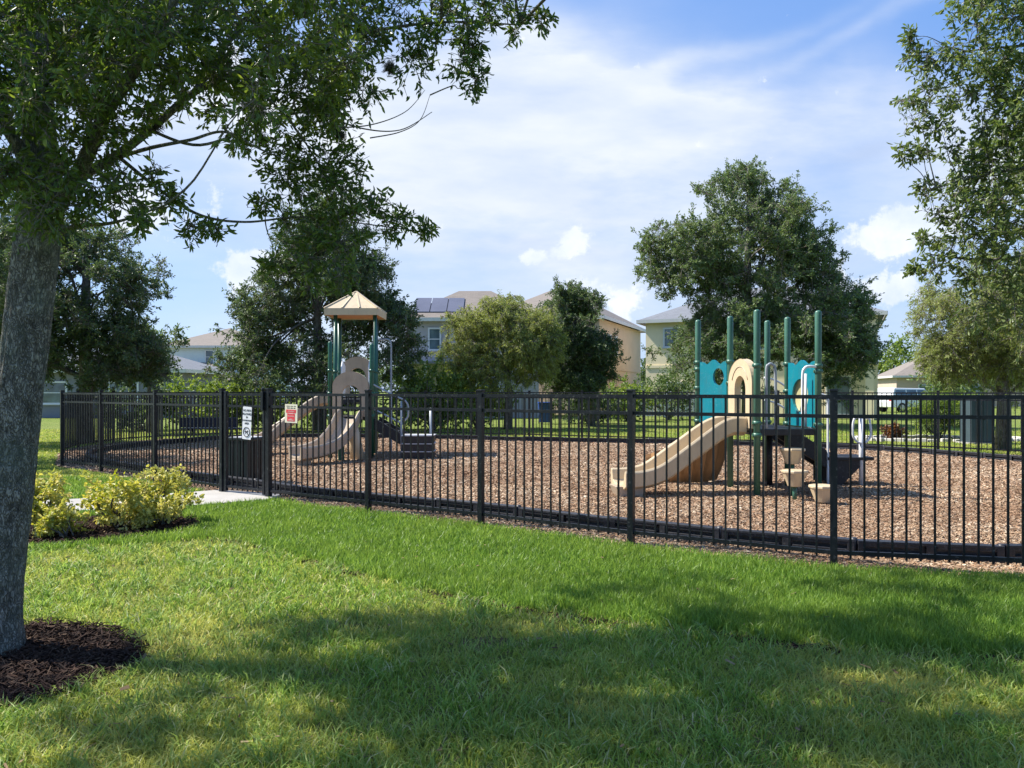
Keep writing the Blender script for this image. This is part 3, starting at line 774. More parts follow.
fs = [(0, 1+i, 1+(i+1)%28) for i in range(28)] + [(1+i, 29+i, 29+(i+1)%28, 1+(i+1)%28) for i in range(28)]
vs2 = [Vector(p) for p in vs]
MB().add(vs2, fs, True).build('bubble_window', M['cream_bubble'], bp_)
# rear teal panel
wallpanel(P5, P6, 1.0, 1.9, 'wave', None, 'wall_panel', surf('shaded_teal_plastic', (.0,.24,.30), .4), RS) if False else None
# slide
sp_ = curve3([(3.34,11.30,.93),(3.05,11.26,.90),(2.55,11.14,.58),(2.1,11.02,.29),(1.80,10.95,.20),(1.50,10.87,.19)], 7)
sl = slide_mesh(sp_, .44, .19, 'slide', M['tan'], RS)
mb = MB(); mb.prism([(-.16,0),(.16,0),(.22,.17),(-.22,.17)], (1.66,10.72,0), (.97,.18,0), (0,0,1), (-.05,.36,0)); mb.build('slide_foot', M['tan_dull'], sl, bevel=.01)
# ribbed tan climber behind the slide
CLc = Vector((2.85,12.75,0)); vs = []; nu, nv = 26, 8
for i in range(nu+1):
    t = i/nu; a = R(200)+t*R(150); rad = .55
    for j in range(nv+1):
        s_ = j/nv; z = .05+ s_*.80
        rr = rad*(.85+.35*math.sin(s_*math.pi*.55)) + (.06 if i % 3 == 0 else 0)
        vs.append(Vector((CLc.x+rr*1.0*math.cos(a), CLc.y+rr*math.sin(a), z*(1-.45*(1-t)**1.5))))
fs = [(i*(nv+1)+j, (i+1)*(nv+1)+j, (i+1)*(nv+1)+j+1, i*(nv+1)+j+1) for i in range(nu) for j in range(nv)]
cl = MB().add(vs, fs, False).build('ribbed_climber', M['brown_plastic'], RS); so = cl.modifiers.new('s', 'SOLIDIFY'); so.thickness = .03
# grab rails
def pipe(pts, r=.017): 
    return MB().tube(curve3(pts, 6) if len(pts) > 2 else pts, r, 10)
gx = 3.58
q = at(766, 363, 10.86); 
pipe([(3.60,10.88,.95),(3.60,10.88,1.75),(3.63,10.88,1.87),(3.69,10.89,1.87),(3.73,10.89,1.75),(3.73,10.89,.95)], .02).build('grab_rail', M['grey_pipe'], RS)
pipe([(4.32,10.93,1.84),(4.22,10.9,1.85),(4.14,10.88,1.82),(4.11,10.88,1.68),(4.11,10.88,.98)], .019).build('grab_rail', M['white_pipe'], RS)
pipe([(4.24,11.1,1.75),(4.24,11.1,.98)], .019).build('grab_rail', M['white_pipe'], RS)
pipe([(4.1,12.5,1.72),(4.4,12.55,1.62),(5.0,12.6,1.15)], .016).build('handrail', M['white_pipe'], RS)
pipe([(4.1,12.5,1.35),(4.4,12.55,1.25),(5.0,12.6,.8)], .016).build('handrail', M['white_pipe'], RS)
pipe([(4.32,11.95,1.58),(4.6,12.0,1.47),(4.86,12.0,1.44),(4.93,12.0,1.36),(4.93,12.0,1.2),(4.93,12.0,0)], .018).build('handrail', M['white_pipe'], RS)
# back stair + transfer platform
MB().beam((4.2,12.02,.88),(5.0,12.02,.38),.04,.24).build('stair_stringer', M['deck'], RS, bevel=.006)
MB().beam((4.2,12.52,.88),(5.0,12.56,.38),.04,.24).build('stair_stringer', M['deck'], RS, bevel=.006)
for k_ in range(2):
    MB().box((4.5+k_*.27, 12.28, .76-k_*.17), (.26,.5,.035)).build('tread', M['deck'], RS)
mb = MB(); mb.box((5.28,12.28,.445), (.72,.62,.045)); mb.build('transfer_platform', M['deck'], RS, bevel=.006)
for yy_ in (12.0, 12.54):
    MB().prism([(0,0),(.62,.0),(.22,-.40),(0,-.44)], (4.92,yy_,.42), (1,0,0), (0,0,1), (0,.03,0)).build('platform_support', M['deck'], RS)
MB().tube([(5.46,12.02,.0),(5.46,12.02,1.08)], .036, 14).build('grab_post', M['white_pipe'], RS)
pipe([(5.58,12.0,1.06),(5.6,12.0,.82),(5.52,12.0,.70),(5.40,12.0,.70),(5.32,12.0,.82),(5.34,12.0,1.06),(5.46,12.0,1.10),(5.58,12.0,1.06)], .017).build('grab_loop', M['white_pipe'], RS)
MB().post(4.02, 12.0, 0, .88, .045, 12, False).build('deck_leg', M['deck'], RS)
# stepping pods
pods = thing('stepping_pods', 'three tan stepping pods on green stems in front of the play structure', 'climber', (3.85,10.4,0))
def pod(x, y, zt, r=.175, hh=.22):
    st = MB().post(x, y, 0, zt-hh+.02, .03, 10, False).build('stem', M['green_post'], pods)
    vs = []; n = 8
    for z, rr in ((zt-hh, r*.52), (zt-.035, r*.93), (zt-.035, r*1.0), (zt-.006, r*1.0), (zt, r*.95)):
        for k_ in range(n):
            a = 2*math.pi*(k_+.5)/n; vs.append((x+rr*math.cos(a), y+rr*math.sin(a), z))
    fs = [(i*n+k_, i*n+(k_+1)%n, (i+1)*n+(k_+1)%n, (i+1)*n+k_) for i in range(4) for k_ in range(n)]+[tuple(range(n))[::-1], tuple(4*n+k_ for k_ in range(n))]
    MB().add(vs, fs).build('pod_step', M['tan'], pods, bevel=.004)
pod(3.83, 10.42, .43); pod(3.93, 10.78, .70); pod(4.06, 10.05, .27)


# --- left tower
LT = thing('slide_tower', 'tall play tower with a tan pyramid roof and a curved tan slide', 'play structure', (-3.7, 17.9, 0))
A1, A2 = (-4.02,17.0), (-3.10,17.0)
B1, B2 = (-4.12,17.95), (-3.20,17.95)
C1, C2 = (-4.24,18.9), (-3.34,18.9)
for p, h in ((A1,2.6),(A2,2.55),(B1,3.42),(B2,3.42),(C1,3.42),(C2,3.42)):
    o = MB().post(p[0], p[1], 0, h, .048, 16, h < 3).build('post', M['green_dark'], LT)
    for z in (.95, 1.45, 1.95):
        mb = MB(); collar(mb, p[0], p[1], z, .06); mb.build('clamp', M['green_dark'], o)
MB().prism([A1, A2, B2, B1], (0,0,.86), (1,0,0), (0,1,0), (0,0,.08)).build('deck', M['deck'], LT)
MB().prism([B1, B2, C2, C1], (0,0,1.22), (1,0,0), (0,1,0), (0,0,.08)).build('deck', M['deck'], LT)
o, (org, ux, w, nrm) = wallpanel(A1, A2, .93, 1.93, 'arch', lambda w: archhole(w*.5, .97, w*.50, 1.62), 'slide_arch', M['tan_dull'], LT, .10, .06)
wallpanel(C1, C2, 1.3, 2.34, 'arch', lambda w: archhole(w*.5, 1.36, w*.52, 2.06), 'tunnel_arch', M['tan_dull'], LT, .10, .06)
for (p, q_) in ((B1, C1), (B2, C2)): pass
for sx, px_ in ((1,-4.0), (-1,-3.32)):
    mb = MB(); mb.prism([(0,0),(.34,0),(.34,.75),(.10,.85),(0,.7)], (px_, 17.95, 1.35), (0,1,0), (0,0,1), (sx*.04,0,0)); mb.build('side_handhold', M['white_pipe'], LT, bevel=.01)
mb = MB()
for z in (1.05,1.2,1.35): mb.box((-3.65,17.97,z), (.82,.03,.03))
for k_ in range(7): mb.box((-3.98+k_*.11,17.97,1.2), (.02,.03,.36))
mb.build('step_riser', M['deck'], LT)
# roof: pyramid w/ truncated ribs
rc = Vector((-3.73,18.42,0)); hw = .62; ez = 3.40
base = [(-hw,-hw),(hw,-hw),(hw,hw),(-hw,hw)]; vs = [rc+Vector((a,b,ez-.14)) for a,b in base]+[rc+Vector((a,b,ez+.02)) for a,b in base]+[rc+Vector((a*.04,b*.04,ez+.47)) for a,b in base]
fs = [(0,1,5,4),(1,2,6,5),(2,3,7,6),(3,0,4,7),(4,5,9,8),(5,6,10,9),(6,7,11,10),(7,4,8,11),(8,9,10,11)]
rf = MB().add(vs, fs).build('roof', M['tan'], LT); so = rf.modifiers.new('s', 'SOLIDIFY'); so.thickness = .02
mb = MB()
for k_ in range(4):
    m_ = Matrix.Rotation(k_*math.pi/2, 3, 'Z')
    for t in (-.33, .33):
        a = rc+m_ @ Vector((t*hw*1.0, -hw-.002, 0))+Vector((0,0,ez+.03)); b = rc+m_ @ Vector((t*hw*.18, -hw*.12, 0))+Vector((0,0,ez+.425)); mb.beam(a, b, .035, .03)
    a = rc+m_ @ Vector((-hw, -hw, 0))+Vector((0,0,ez+.02)); b = rc+Vector((0,0,ez+.48)); mb.beam(a, b, .05, .035)
mb.build('roof_rib', M['tan'], rf, bevel=.004)
MB().box((rc.x, rc.y, ez-.10), (1.16,1.16,.03)).build('roof_soffit', M['orange'], rf)
# front curved slide
sp_ = curve3([(-3.56,16.98,.90),(-3.56,16.75,.86),(-3.62,16.35,.58),(-3.76,15.92,.34),(-4.0,15.55,.22),(-4.3,15.25,.19)], 7)
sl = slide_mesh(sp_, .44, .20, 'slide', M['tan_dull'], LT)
mb = MB().prism([(-.15,0),(.15,0),(.2,.14),(-.2,.14)], (-4.14,15.22,0), (.78,.6,0), (0,0,1), (-.12,.2,0)); mb.build('slide_foot', M['tan_dull'], sl)
MB().tube([(-3.35,16.7,0),(-3.4,16.7,.4),(-3.45,16.65,.8)], [.16,.13,.10], 12).build('slide_support', M['tan'], sl)
MB().box((-3.62,16.3,.17), (.12,.12,.34), .3).build('slide_leg', M['green_dark'], sl)
# rear-left slide
sp_ = curve3([(-4.3,18.42,1.24),(-4.6,18.42,1.2),(-5.0,18.35,.95),(-5.45,18.2,.58),(-5.75,18.0,.33),(-5.95,17.75,.25)], 7)
sl = slide_mesh(sp_, .42, .18, 'slide', M['tan_dull'], LT)
MB().tube([(-5.85,17.9,0),(-5.85,17.9,.22)], .04, 10).build('slide_leg', M['green_dark'], sl)
# fire pole
pipe([(-3.2,18.45,2.72),(-3.05,18.45,2.74),(-2.95,18.45,2.72),(-2.90,18.45,2.6),(-2.90,18.45,2.3),(-2.90,18.45,0)], .022).build('fire_pole', M['grey_pipe'], LT)
# stairs to the right and transfer steps
MB().beam((-3.1,17.05,.80),(-2.42,17.0,.42),.04,.22).build('stair_stringer', M['deck'], LT)
MB().beam((-3.1,17.8,.80),(-2.42,17.7,.42),.04,.22).build('stair_stringer', M['deck'], LT)
for k_ in range(2): MB().box((-2.95+k_*.28, 17.4, .74-k_*.15), (.26,.66,.035)).build('tread', M['deck'], LT)
st = MB()
for z in (.10,.27,.45): st.box((-2.05, 16.95, z-.005), (.66,.6,.15))
stp = st.build('transfer_step', M['deck'], LT, bevel=.006)
mb = MB()
for z in (.185,.355,.53): mb.box((-2.05,16.95,z), (.70,.64,.018))
mb.build('step_edge', M['white_edge'], stp)
pipe([(-3.1,17.0,1.66),(-2.75,16.95,1.48),(-2.5,16.9,1.36),(-2.36,16.86,1.30),(-2.28,16.85,1.18),(-2.28,16.85,.95),(-2.36,16.85,.85)], .02).build('handrail', M['grey_pipe'], LT)
pipe([(-3.1,17.0,1.12),(-2.75,16.95,.95),(-2.45,16.9,.80)], .018).build('handrail', M['grey_pipe'], LT)
MB().tube([(-2.43,16.88,0),(-2.43,16.88,1.28)], .022, 10).build('rail_post', M['grey_pipe'], LT)
MB().tube([(-1.82,17.3,0),(-1.82,17.3,1.12)], .04, 12).build('grab_post', M['grey_pipe'], LT)

# ------------------------------------------------------------------ trash bin
tb = thing('trash_bin', 'square dark green slatted bin just inside the gate', 'trash bin', (-4.25,12.35,0))
mb = MB(); c_ = Vector((-4.27,12.4,0)); W = .48; a_ = -.45
mb.box((c_.x,c_.y,.37), (W-.05,W-.05,.66), a_)
for k_ in range(7):
    for s_ in range(4):
        m_ = Matrix.Rotation(a_+s_*math.pi/2, 3, 'Z'); p = c_+m_ @ Vector((-W/2+.035+k_*(W-.07)/6, -W/2, 0)); mb.box((p.x,p.y,.37), (.05,.018,.68), a_+s_*math.pi/2)
mb.build('bin_body', M['bin'], tb)
mb = MB().box((c_.x,c_.y,.735), (W+.04,W+.04,.05), a_); lid = mb.build('lid', M['bin'], tb, bevel=.01)
MB().box((c_.x,c_.y,.7615), (W-.1,W-.1,.004), a_).build('liner_edge', M['white_edge'], lid)
# bench
bn = thing('park_bench', 'dark navy metal bench with a solid back at the far left of the playground', 'bench', (-8.5,21.8,0))
bc = Vector((-8.5,21.8,0))
mb = MB().box((bc.x,bc.y-.28,.62), (1.65,.03,.28), 0, R(8)); mb.build('backrest', M['bench'], bn, bevel=.01)
MB().box((bc.x,bc.y,.44), (1.65,.42,.035)).build('seat', M['bench'], bn, bevel=.01)
for sx in (-.62,.62):
    MB().tube([(bc.x+sx,bc.y-.26,.74),(bc.x+sx,bc.y-.22,.42),(bc.x+sx-.05,bc.y-.3,0)], .025, 8).build('leg', M['bench'], bn)
    MB().tube([(bc.x+sx,bc.y-.2,.42),(bc.x+sx,bc.y+.15,.42),(bc.x+sx+.05,bc.y+.22,0)], .025, 8).build('leg', M['bench'], bn)

# ------------------------------------------------------------------ foliage
def rot_frames(D, rng):
    """for unit dirs D give perpendicular unit S"""
    n = len(D); r = rng.normal(size=(n,3)); S = np.cross(D, r); S /= np.linalg.norm(S, axis=1)[:,None]+1e-9
    return S
def leaf_mesh(name, P, D, L, Wd, mat, parent, rng, detail):
    n = len(P); S = rot_frames(D, rng); N = np.cross(S, D)
    L = L[:,None]; Wd = Wd[:,None]
    if detail:
        V = np.stack([P, P+D*L*.35+S*Wd*.5+N*Wd*.12, P+D*L*.72+S*Wd*.42+N*Wd*.10, P+D*L-N*L*.08, P+D*L*.72-S*Wd*.42+N*Wd*.10, P+D*L*.35-S*Wd*.5+N*Wd*.12], 1)
        b = np.arange(n)[:,None]*6
        Q = np.concatenate([b+np.array([[0,1,2,3]]), b+np.array([[0,3,4,5]])], 0)
    else:
        V = np.stack([P, P+D*L*.5+S*Wd*.5, P+D*L+N*L*.1, P+D*L*.5-S*Wd*.5], 1)
        b = np.arange(n)[:,None]*4; Q = b+np.array([[0,1,2,3]])
    return mk_np(name, V.reshape(-1,3), Q, mat, parent)
def tubes_np(name, A, B, ra, rb, mat, parent, bend=None, seg=4):
    """many straight thin tapered twigs"""
    D = B-A; D = D/(np.linalg.norm(D, axis=1)[:,None]+1e-9); n = len(A)
    rng = np.random.default_rng(5); S = rot_frames(D, rng); T = np.cross(D, S); V = []
    k = 3
    M_ = (A+B)/2 + (bend if bend is not None else 0)
    for C, rr in ((A, ra), (M_, (ra+rb)/2), (B, rb)):
        for j in range(k):
            a = 2*np.pi*j/k; V.append(C + (S*np.cos(a)+T*np.sin(a))*rr[:,None])
    V = np.stack(V, 1); b = np.arange(n)[:,None]*9; Q = []
    for s_ in (0, 3):
        for j in range(k): Q.append(b+np.array([[s_+j, s_+(j+1)%k, s_+3+(j+1)%k, s_+3+j]]))
    return mk_np(name, V.reshape(-1,3), np.concatenate(Q, 0), mat, parent, smooth=True)
def branch_path(a, b, rng, sag=.12, n=7):
    a, b = np.array(a, float), np.array(b, float); L = np.linalg.norm(b-a)
    m1 = a+(b-a)*.35+np.array([0,0,L*sag])+rng.normal(0, L*.05, 3); m2 = a+(b-a)*.7+np.array([0,0,L*sag*.6])+rng.normal(0, L*.05, 3)
    return curve3([tuple(a), tuple(m1), tuple(m2), tuple(b)], n//2+1)
def foliage(clumps, per, leafL, rng, detail, twigs, up=.25, droop=0., tw_n=9):
    """clumps list of (centre, radius). returns leaf pos, dir and twig segs"""
    P, D, TA, TB = [], [], [], []; rm = float(np.mean([q[1] for q in clumps]))
    for c, r in clumps:
        c = np.array(c); k = tw_n; n = int(per*min(1.7, max(.22, (r/rm)**2)))
        d = rng.normal(size=(k,3)); d[:,2] += up; d /= np.linalg.norm(d, axis=1)[:,None]
        ln = r*rng.uniform(.5, 1.45, k); tip = c+d*ln[:,None]; tip[:,2] -= droop*ln
        base = c+rng.normal(0, r*.18, (k,3))
        TA.append(base); TB.append(tip)
        # secondary twigs
        k2 = k*4; par = rng.integers(0, k, k2); t = rng.uniform(.3, 1., k2)[:,None]
        s0 = base[par]*(1-t)+tip[par]*t; dd = d[par]*.6+rng.normal(size=(k2,3))*.7; dd /= np.linalg.norm(dd, axis=1)[:,None]
        dd[:,2] -= droop*.8
        s1 = s0+dd*(r*rng.uniform(.25, .75, k2))[:,None]
        TA.append(s0); TB.append(s1)
        j = rng.integers(0, k2, n); t = rng.uniform(.15, 1.05, n)[:,None]
        p = s0[j]*(1-t)+s1[j]*t + rng.normal(0, leafL*.25, (n,3))
        q = dd[j]*.7+rng.normal(size=(n,3))*.6; q[:,2] -= .15+droop; q /= np.linalg.norm(q, axis=1)[:,None]
        P.append(p); D.append(q)
    return np.concatenate(P), np.concatenate(D), np.concatenate(TA), np.concatenate(TB)
def tree(name, label, cat, base, trunk_pts, trunk_r, clumps, leaf, per, leafL, leafW, seed, detail=False, group=None, bark='bark_far',
         up=.25, droop=0., limbs=24, twig_r=.004, twig_on=True, seg=10, tw_n=9):
    rng = np.random.default_rng(seed)
    t = thing(name, label, cat, base, group)
    mb = MB(); mb.tube(trunk_pts, trunk_r, seg); 
    tp = [Vector(p) for p in trunk_pts]; hi = tp[-1]
    idx = rng.permutation(len(clumps))[:limbs]
    for i in idx:
        c, r = clumps[i]
        k0 = int(rng.integers(max(1, len(tp)//2), len(tp))); a = tp[k0]; r0 = trunk_r[k0]*.55
        if c[2] < a.z and k0 > 0: a = tp[max(1, k0-1)]
        L = (Vector(c)-a).length
        r0 = min(r0, .012+L*.016)
        pts = branch_path(a, c, rng)
        mb.tube(pts, [r0*(1-.8*q/(len(pts)-1)) for q in range(len(pts))], 6, False)
    mb.build('trunk', M[bark], t)
    P, D, TA, TB = foliage(clumps, per*.78, leafL, rng, detail, True, up, droop, tw_n)
    n = len(P)
    leaf_mesh('crown', P, D, leafL*rng.uniform(.65, 1.25, n), leafW*rng.uniform(.7, 1.2, n), M[leaf], t, rng, detail)
    if twig_on: tubes_np('twigs', TA, TB, np.full(len(TA), twig_r), np.full(len(TA), twig_r*.4), M['twig'], t)
    return t
def blob_clumps(ells, Y, n, rc, rng, zmin=.3, depth=1.0):
    """ells in pixels (px,py,rx,ry) at depth Y -> random clump centres near ellipsoid shells"""
    out = []; w = np.array([e[2]*e[3] for e in ells], float); w /= w.sum()
    for i in range(n):
        e = ells[rng.choice(len(ells), p=w)]
        cx, cy, cz = at(e[0], e[1], Y); rx = e[2]/F*Y; rz = e[3]/F*Y
        d = rng.normal(size=3); d /= np.linalg.norm(d); s_ = rng.uniform(.35, 1.)**.6
        z = cz+d[2]*max(rz-rc*.7, .1)*s_
        if z < zmin: z = zmin+rng.uniform(0, .4)
        if rng.uniform() < .2:
            s_ = rng.uniform(1.0, 1.22); q = rng.uniform(.35, .6)
            p_ = (cx+d[0]*max(rx-rc*.5, .1)*s_, cy+d[1]*depth*max(rx, rz)*.9, cz+d[2]*max(rz-rc*.5, .1)*s_)
            if p_[2] > zmin: out.append((p_, rc*q)); continue
        out.append(((cx+d[0]*max(rx-rc*.7, .1)*s_, cy+d[1]*depth*max(rx, rz)*s_*.9, z), rc*rng.uniform(.6, 1.25)))
    return out

rg = np.random.default_rng(3)
# foreground tree --------------------------------------------------
T0 = thing('oak_tree', 'large near oak leaning at the left with its bark trunk in a mulch ring', 'tree', (-2.96,4.37,0))
def trunk_mesh(path, radii, seg, rows):
    P = np.array(path); tt = np.linspace(0, len(P)-1, rows); pts = np.stack([np.interp(tt, range(len(P)), P[:,k]) for k in range(3)], 1)
    rr = np.interp(tt, range(len(P)), radii); V = []
    for i in range(rows):
        for k in range(seg):
            a = 2*math.pi*k/seg; d = Vector((math.cos(a), math.sin(a), 0)); p = Vector(pts[i])
            q = Vector((d.x*3.2, d.y*3.2, p.z*1.3)); n1 = mnoise.noise(q)*.10
            q2 = Vector((d.x*11, d.y*11, p.z*5)); n2 = mnoise.noise(q2)*.05
            q3 = Vector((d.x*34, d.y*34, p.z*15)); n3 = abs(mnoise.noise(q3))*.03
            q4 = Vector((d.x*7, d.y*7, 3))
            fl = .30*math.exp(-max(p.z,0)*9)*(1+.7*mnoise.noise(q4))
            V.append(p+d*rr[i]*(1+n1+n2-n3+fl))
    fs = [(i*seg+k, i*seg+(k+1)%seg, (i+1)*seg+(k+1)%seg, (i+1)*seg+k) for i in range(rows-1) for k in range(seg)]
    return V, fs
tpath = [(-2.96,4.37,-.05),(-2.90,4.37,.6),(-2.83,4.38,1.3),(-2.76,4.40,2.0),(-2.70,4.42,2.6),(-2.72,4.43,3.0),(-2.78,4.45,3.7),(-2.72,4.5,4.6),(-2.6,4.6,5.6)]
V_, F_ = trunk_mesh(tpath, [.132,.126,.123,.117,.120,.085,.068,.05,.025], 72, 420)
MB().add(V_, F_, True).build('trunk', M['bark'], T0)
mb = MB()
def limb(px, r0, r1, seg=9, n=8):
    pts = curve3([at(*p) for p in px], n); mb.tube(pts, [(r0+(r1-r0)*i/(len(pts)-1))*.72 for i in range(len(pts))], seg, False); return pts
limbs0 = []
limbs0.append(limb([(42,215,4.42),(68,190,4.40),(85,160,4.3),(105,115,4.2),(135,70,4.1),(170,10,4.0),(200,-80,3.9)], .075, .02))
limbs0.append(limb([(72,180,4.40),(110,160,4.45),(150,130,4.5),(195,92,4.6),(240,72,4.7),(300,52,4.8),(380,30,5.0),(450,22,5.1),(520,25,5.2)], .042, .006))
limbs0.append(limb([(110,160,4.45),(150,148,4.4),(190,140,4.4),(225,132,4.45),(262,150,4.5),(300,165,4.6)], .018, .005))
limbs0.append(limb([(58,235,4.40),(75,226,4.35),(105,224,4.2),(130,218,4.1),(165,205,4.0)], .022, .005))
limbs0.append(limb([(120,158,4.45),(160,190,4.6),(200,215,4.7),(245,222,4.8),(300,217,4.9),(350,222,5.0),(425,232,5.1)], .016, .004))
limbs0.append(limb([(150,130,4.5),(200,145,4.6),(260,125,4.8),(310,112,4.9),(360,128,5.0),(400,130,5.0),(432,112,5.05)], .014, .003))
limbs0.append(limb([(330,128,4.9),(370,125,4.95),(405,112,5.0),(425,90,5.0)], .007, .002))
limbs0.append(limb([(370,138,5.0),(400,132,5.05),(420,120,5.05),(430,95,5.1)], .006, .002))
limbs0.append(limb([(38,190,4.43),(20,150,4.3),(-5,110,4.2),(-40,60,4.0),(-80,-20,3.8)], .06, .02))
limbs0.append(limb([(40,120,4.45),(60,60,4.9),(90,0,5.4),(120,-80,5.8)], .05, .015))
limbs0.append(limb([(195,92,4.6),(230,40,4.9),(270,-10,5.2),(330,-60,5.5)], .03, .01))
limbs0.append(limb([(240,75,4.7),(280,110,4.7),(310,150,4.8),(330,190,4.9),(345,240,4.9)], .012, .003))
mb.build('limb', M['bark'], T0)
cl0 = []
def C(px, py, Y, rpx): cl0.append((at(px, py, Y), rpx/F*Y))
r_ = np.random.default_rng(21)
for gx_ in range(-90, 345, 32):
    for gy_ in range(-60, 112, 30):
        if gx_ > 250 and gy_ > 100: continue
        if 110 < gx_ < 250 and gy_ > 85: continue
        C(gx_+r_.uniform(-22,22), gy_+r_.uniform(-16,16), r_.uniform(3.6,5.9), r_.uniform(28,44))
for gx_ in range(-60, 60, 34):
    for gy_ in range(100, 215, 32): C(gx_+r_.uniform(-14,14), gy_+r_.uniform(-14,14), r_.uniform(3.9,5.0), r_.uniform(22,34))
for p in ((75,150,4.2,26),(95,120,4.2,30),(105,185,4.1,26),(130,195,4.1,22),(85,200,4.1,20),(118,165,4.3,22),(60,215,4.1,20),(140,220,4.0,12),
          (155,180,4.4,18),(170,200,4.5,14),(190,225,4.6,14),(210,228,4.7,11),(165,110,4.6,20),(205,60,4.6,32),(215,110,4.8,16),(245,95,4.9,26),(240,140,4.8,12),
          (270,120,4.9,28),(300,90,4.9,32),(335,60,5.0,34),(330,105,5.0,28),(355,85,5.0,24),(370,40,5.0,34),(400,15,5.0,30),(410,55,5.1,22),(430,35,5.1,24),
          (455,20,5.1,26),(460,62,5.1,22),(470,45,5.1,16),(440,5,5.2,26),(490,15,5.2,22),(520,25,5.2,16),(540,18,5.2,10),(478,80,5.2,12),(505,5,5.2,16),
          (360,10,5.2,32),(320,25,5.1,32),(290,150,4.9,26),(320,160,4.9,28),(345,150,4.9,20),(300,190,4.9,26),(335,195,4.9,28),(315,225,4.9,26),(355,215,5.0,20),
          (345,180,5.0,22),(375,200,5.0,16),(385,225,5.0,14),(405,218,5.1,11),(425,230,5.1,8),(290,225,4.9,18),(335,250,4.9,22),(310,258,4.9,20),(355,245,4.9,14),
          (278,175,4.9,18),(265,205,4.8,12),(275,262,5.0,12),(345,275,4.9,14),(315,282,4.9,14)):
    C(*p)
for p in ((35,120,3.95,24),(50,60,3.9,30),(25,20,3.9,30),(70,20,3.8,28),(110,60,3.9,26),(100,95,4.0,20),(140,30,3.8,26),(60,165,4.0,16),(15,180,4.1,20),(180,80,4.1,18),(150,110,4.1,14),(45,205,4.1,14),(120,130,4.1,14),(210,70,4.3,18),(85,70,3.7,20)):
    C(*p)
# crown above the frame: unseen clumps placed to throw shade on the lawn
nt = 0
while nt < 120:
    gx_, gy_ = r_.uniform(-4.0, 5.4), r_.uniform(.8, 7.0)
    lim = 5.15 if gx_ < .2 else min(6.9, 5.15+(gx_-.2)*1.0)
    if gy_ > lim+r_.normal(0,.15): continue
    if gx_ > 0 and r_.uniform() < .42: continue
    if gy_ > 4.4 and gx_ < 2 and r_.uniform() < .35: continue
    if gy_ < 1.9 and r_.uniform() < .5: continue
    h_ = r_.uniform(4.2, 6.8); rr_ = r_.uniform(.26, .46); X_, Y_ = gx_-.82*h_, gy_+.20*h_
    if h_-rr_*1.4 < 1.5+.515*Y_: continue
    cl0.append(((X_, Y_, h_), rr_)); nt += 1
# twiglets tying clumps to the nearest limb
allp = np.array([p for L_ in limbs0 for p in L_]+[tuple(p) for p in tpath[5:]]); mb = MB(); rgl = np.random.default_rng(8)
for c, r in cl0:
    d = np.linalg.norm(allp-np.array(c), axis=1); j = int(np.argmin(d)); pts = branch_path(allp[j], c, rgl, .06, 6)
    r0 = min(.012, .003+.006*float(d[j])); mb.tube(pts, [r0*(1-.75*q/(len(pts)-1)) for q in range(len(pts))], 5, False)
mb.build('branchlets', M['bark'], T0)
P_, D_, TA, TB = foliage(cl0, 560, .05, rgl, True, True, .1, .12, 12)
leaf_mesh('crown', P_, D_, .055*rgl.uniform(.55, 1.25, len(P_)), .017*rgl.uniform(.7, 1.25, len(P_)), M['leaf_near'], T0, rgl, True)
tubes_np('twigs', TA, TB, np.full(len(TA), .0028), np.full(len(TA), .001), M['twig'], T0)
# bare twigs and air plants
mA, mB = [], []
for (px_, py_, Y_, r0) in ((258,112,4.8,.075),(340,136,5.0,.035),(262,140,4.85,.05),(10,170,4.2,.12),(390,68,5.05,.05),(300,10,5.0,.09),(155,125,4.5,.05)):
    c = np.array(at(px_, py_, Y_)); n = 260; d = rgl.normal(size=(n,3)); d /= np.linalg.norm(d, axis=1)[:,None]
    mA.append(c+d*r0*.15); mB.append(c+d*r0*rgl.uniform(.5, 1.3, n)[:,None])
mA, mB = np.concatenate(mA), np.concatenate(mB); tubes_np('air_plant', mA, mB, np.full(len(mA), .0022), np.full(len(mA), .0008), M['moss'], T0, rgl.normal(0, .012, mA.shape))

# right near tree (trunk beyond the frame) --------------------------
clr = []
for p in ((1010,20,7.6,38),(975,30,7.6,28),(955,55,7.7,26),(930,62,7.8,18),(912,55,7.9,10),(910,38,7.9,7),(935,90,7.8,22),(915,118,7.9,16),(910,100,7.9,12),(960,95,7.8,22),(990,75,7.7,28),
          (1020,90,7.6,34),(940,125,7.8,14),(905,155,7.9,9),(920,150,7.9,9),(985,115,7.7,22),(1005,140,7.6,24),(1030,150,7.6,34),(975,175,7.8,22),(950,195,7.8,20),(925,190,7.9,10),
          (935,215,7.9,16),(960,225,7.8,26),(1000,190,7.7,34),(990,235,7.7,34),(1020,230,7.6,36),(925,240,7.9,10),(945,250,7.9,18),(915,270,7.9,7),(1040,40,7.5,40),(1060,120,7.4,50),(1070,200,7.4,50),
          (1000,270,7.7,30),(1030,280,7.6,36),(965,265,7.8,24),(985,300,7.7,26),(1015,310,7.6,34),(955,150,7.8,16),(990,160,7.7,24),(1012,120,7.6,28),(980,215,7.7,26),(935,270,7.8,14),(980,0,7.7,22),(1000,-25,7.6,40),(1090,0,7.3,60),(1110,90,7.2,60),(1120,190,7.2,60)):
    clr.append((at(*p[:3]), p[3]/F*p[2]))
for i in range(45):
    a = r_.uniform(0, 2*math.pi); q = math.sqrt(r_.uniform(0,1)); X_ = 8.0+3.2*q*math.cos(a); Y_ = 8.2+2.8*q*math.sin(a); z_ = r_.uniform(3.4, 6.4)
    if X_/Y_ < .56 : continue
    clr.append(((X_, Y_, z_), r_.uniform(.4,.65)))
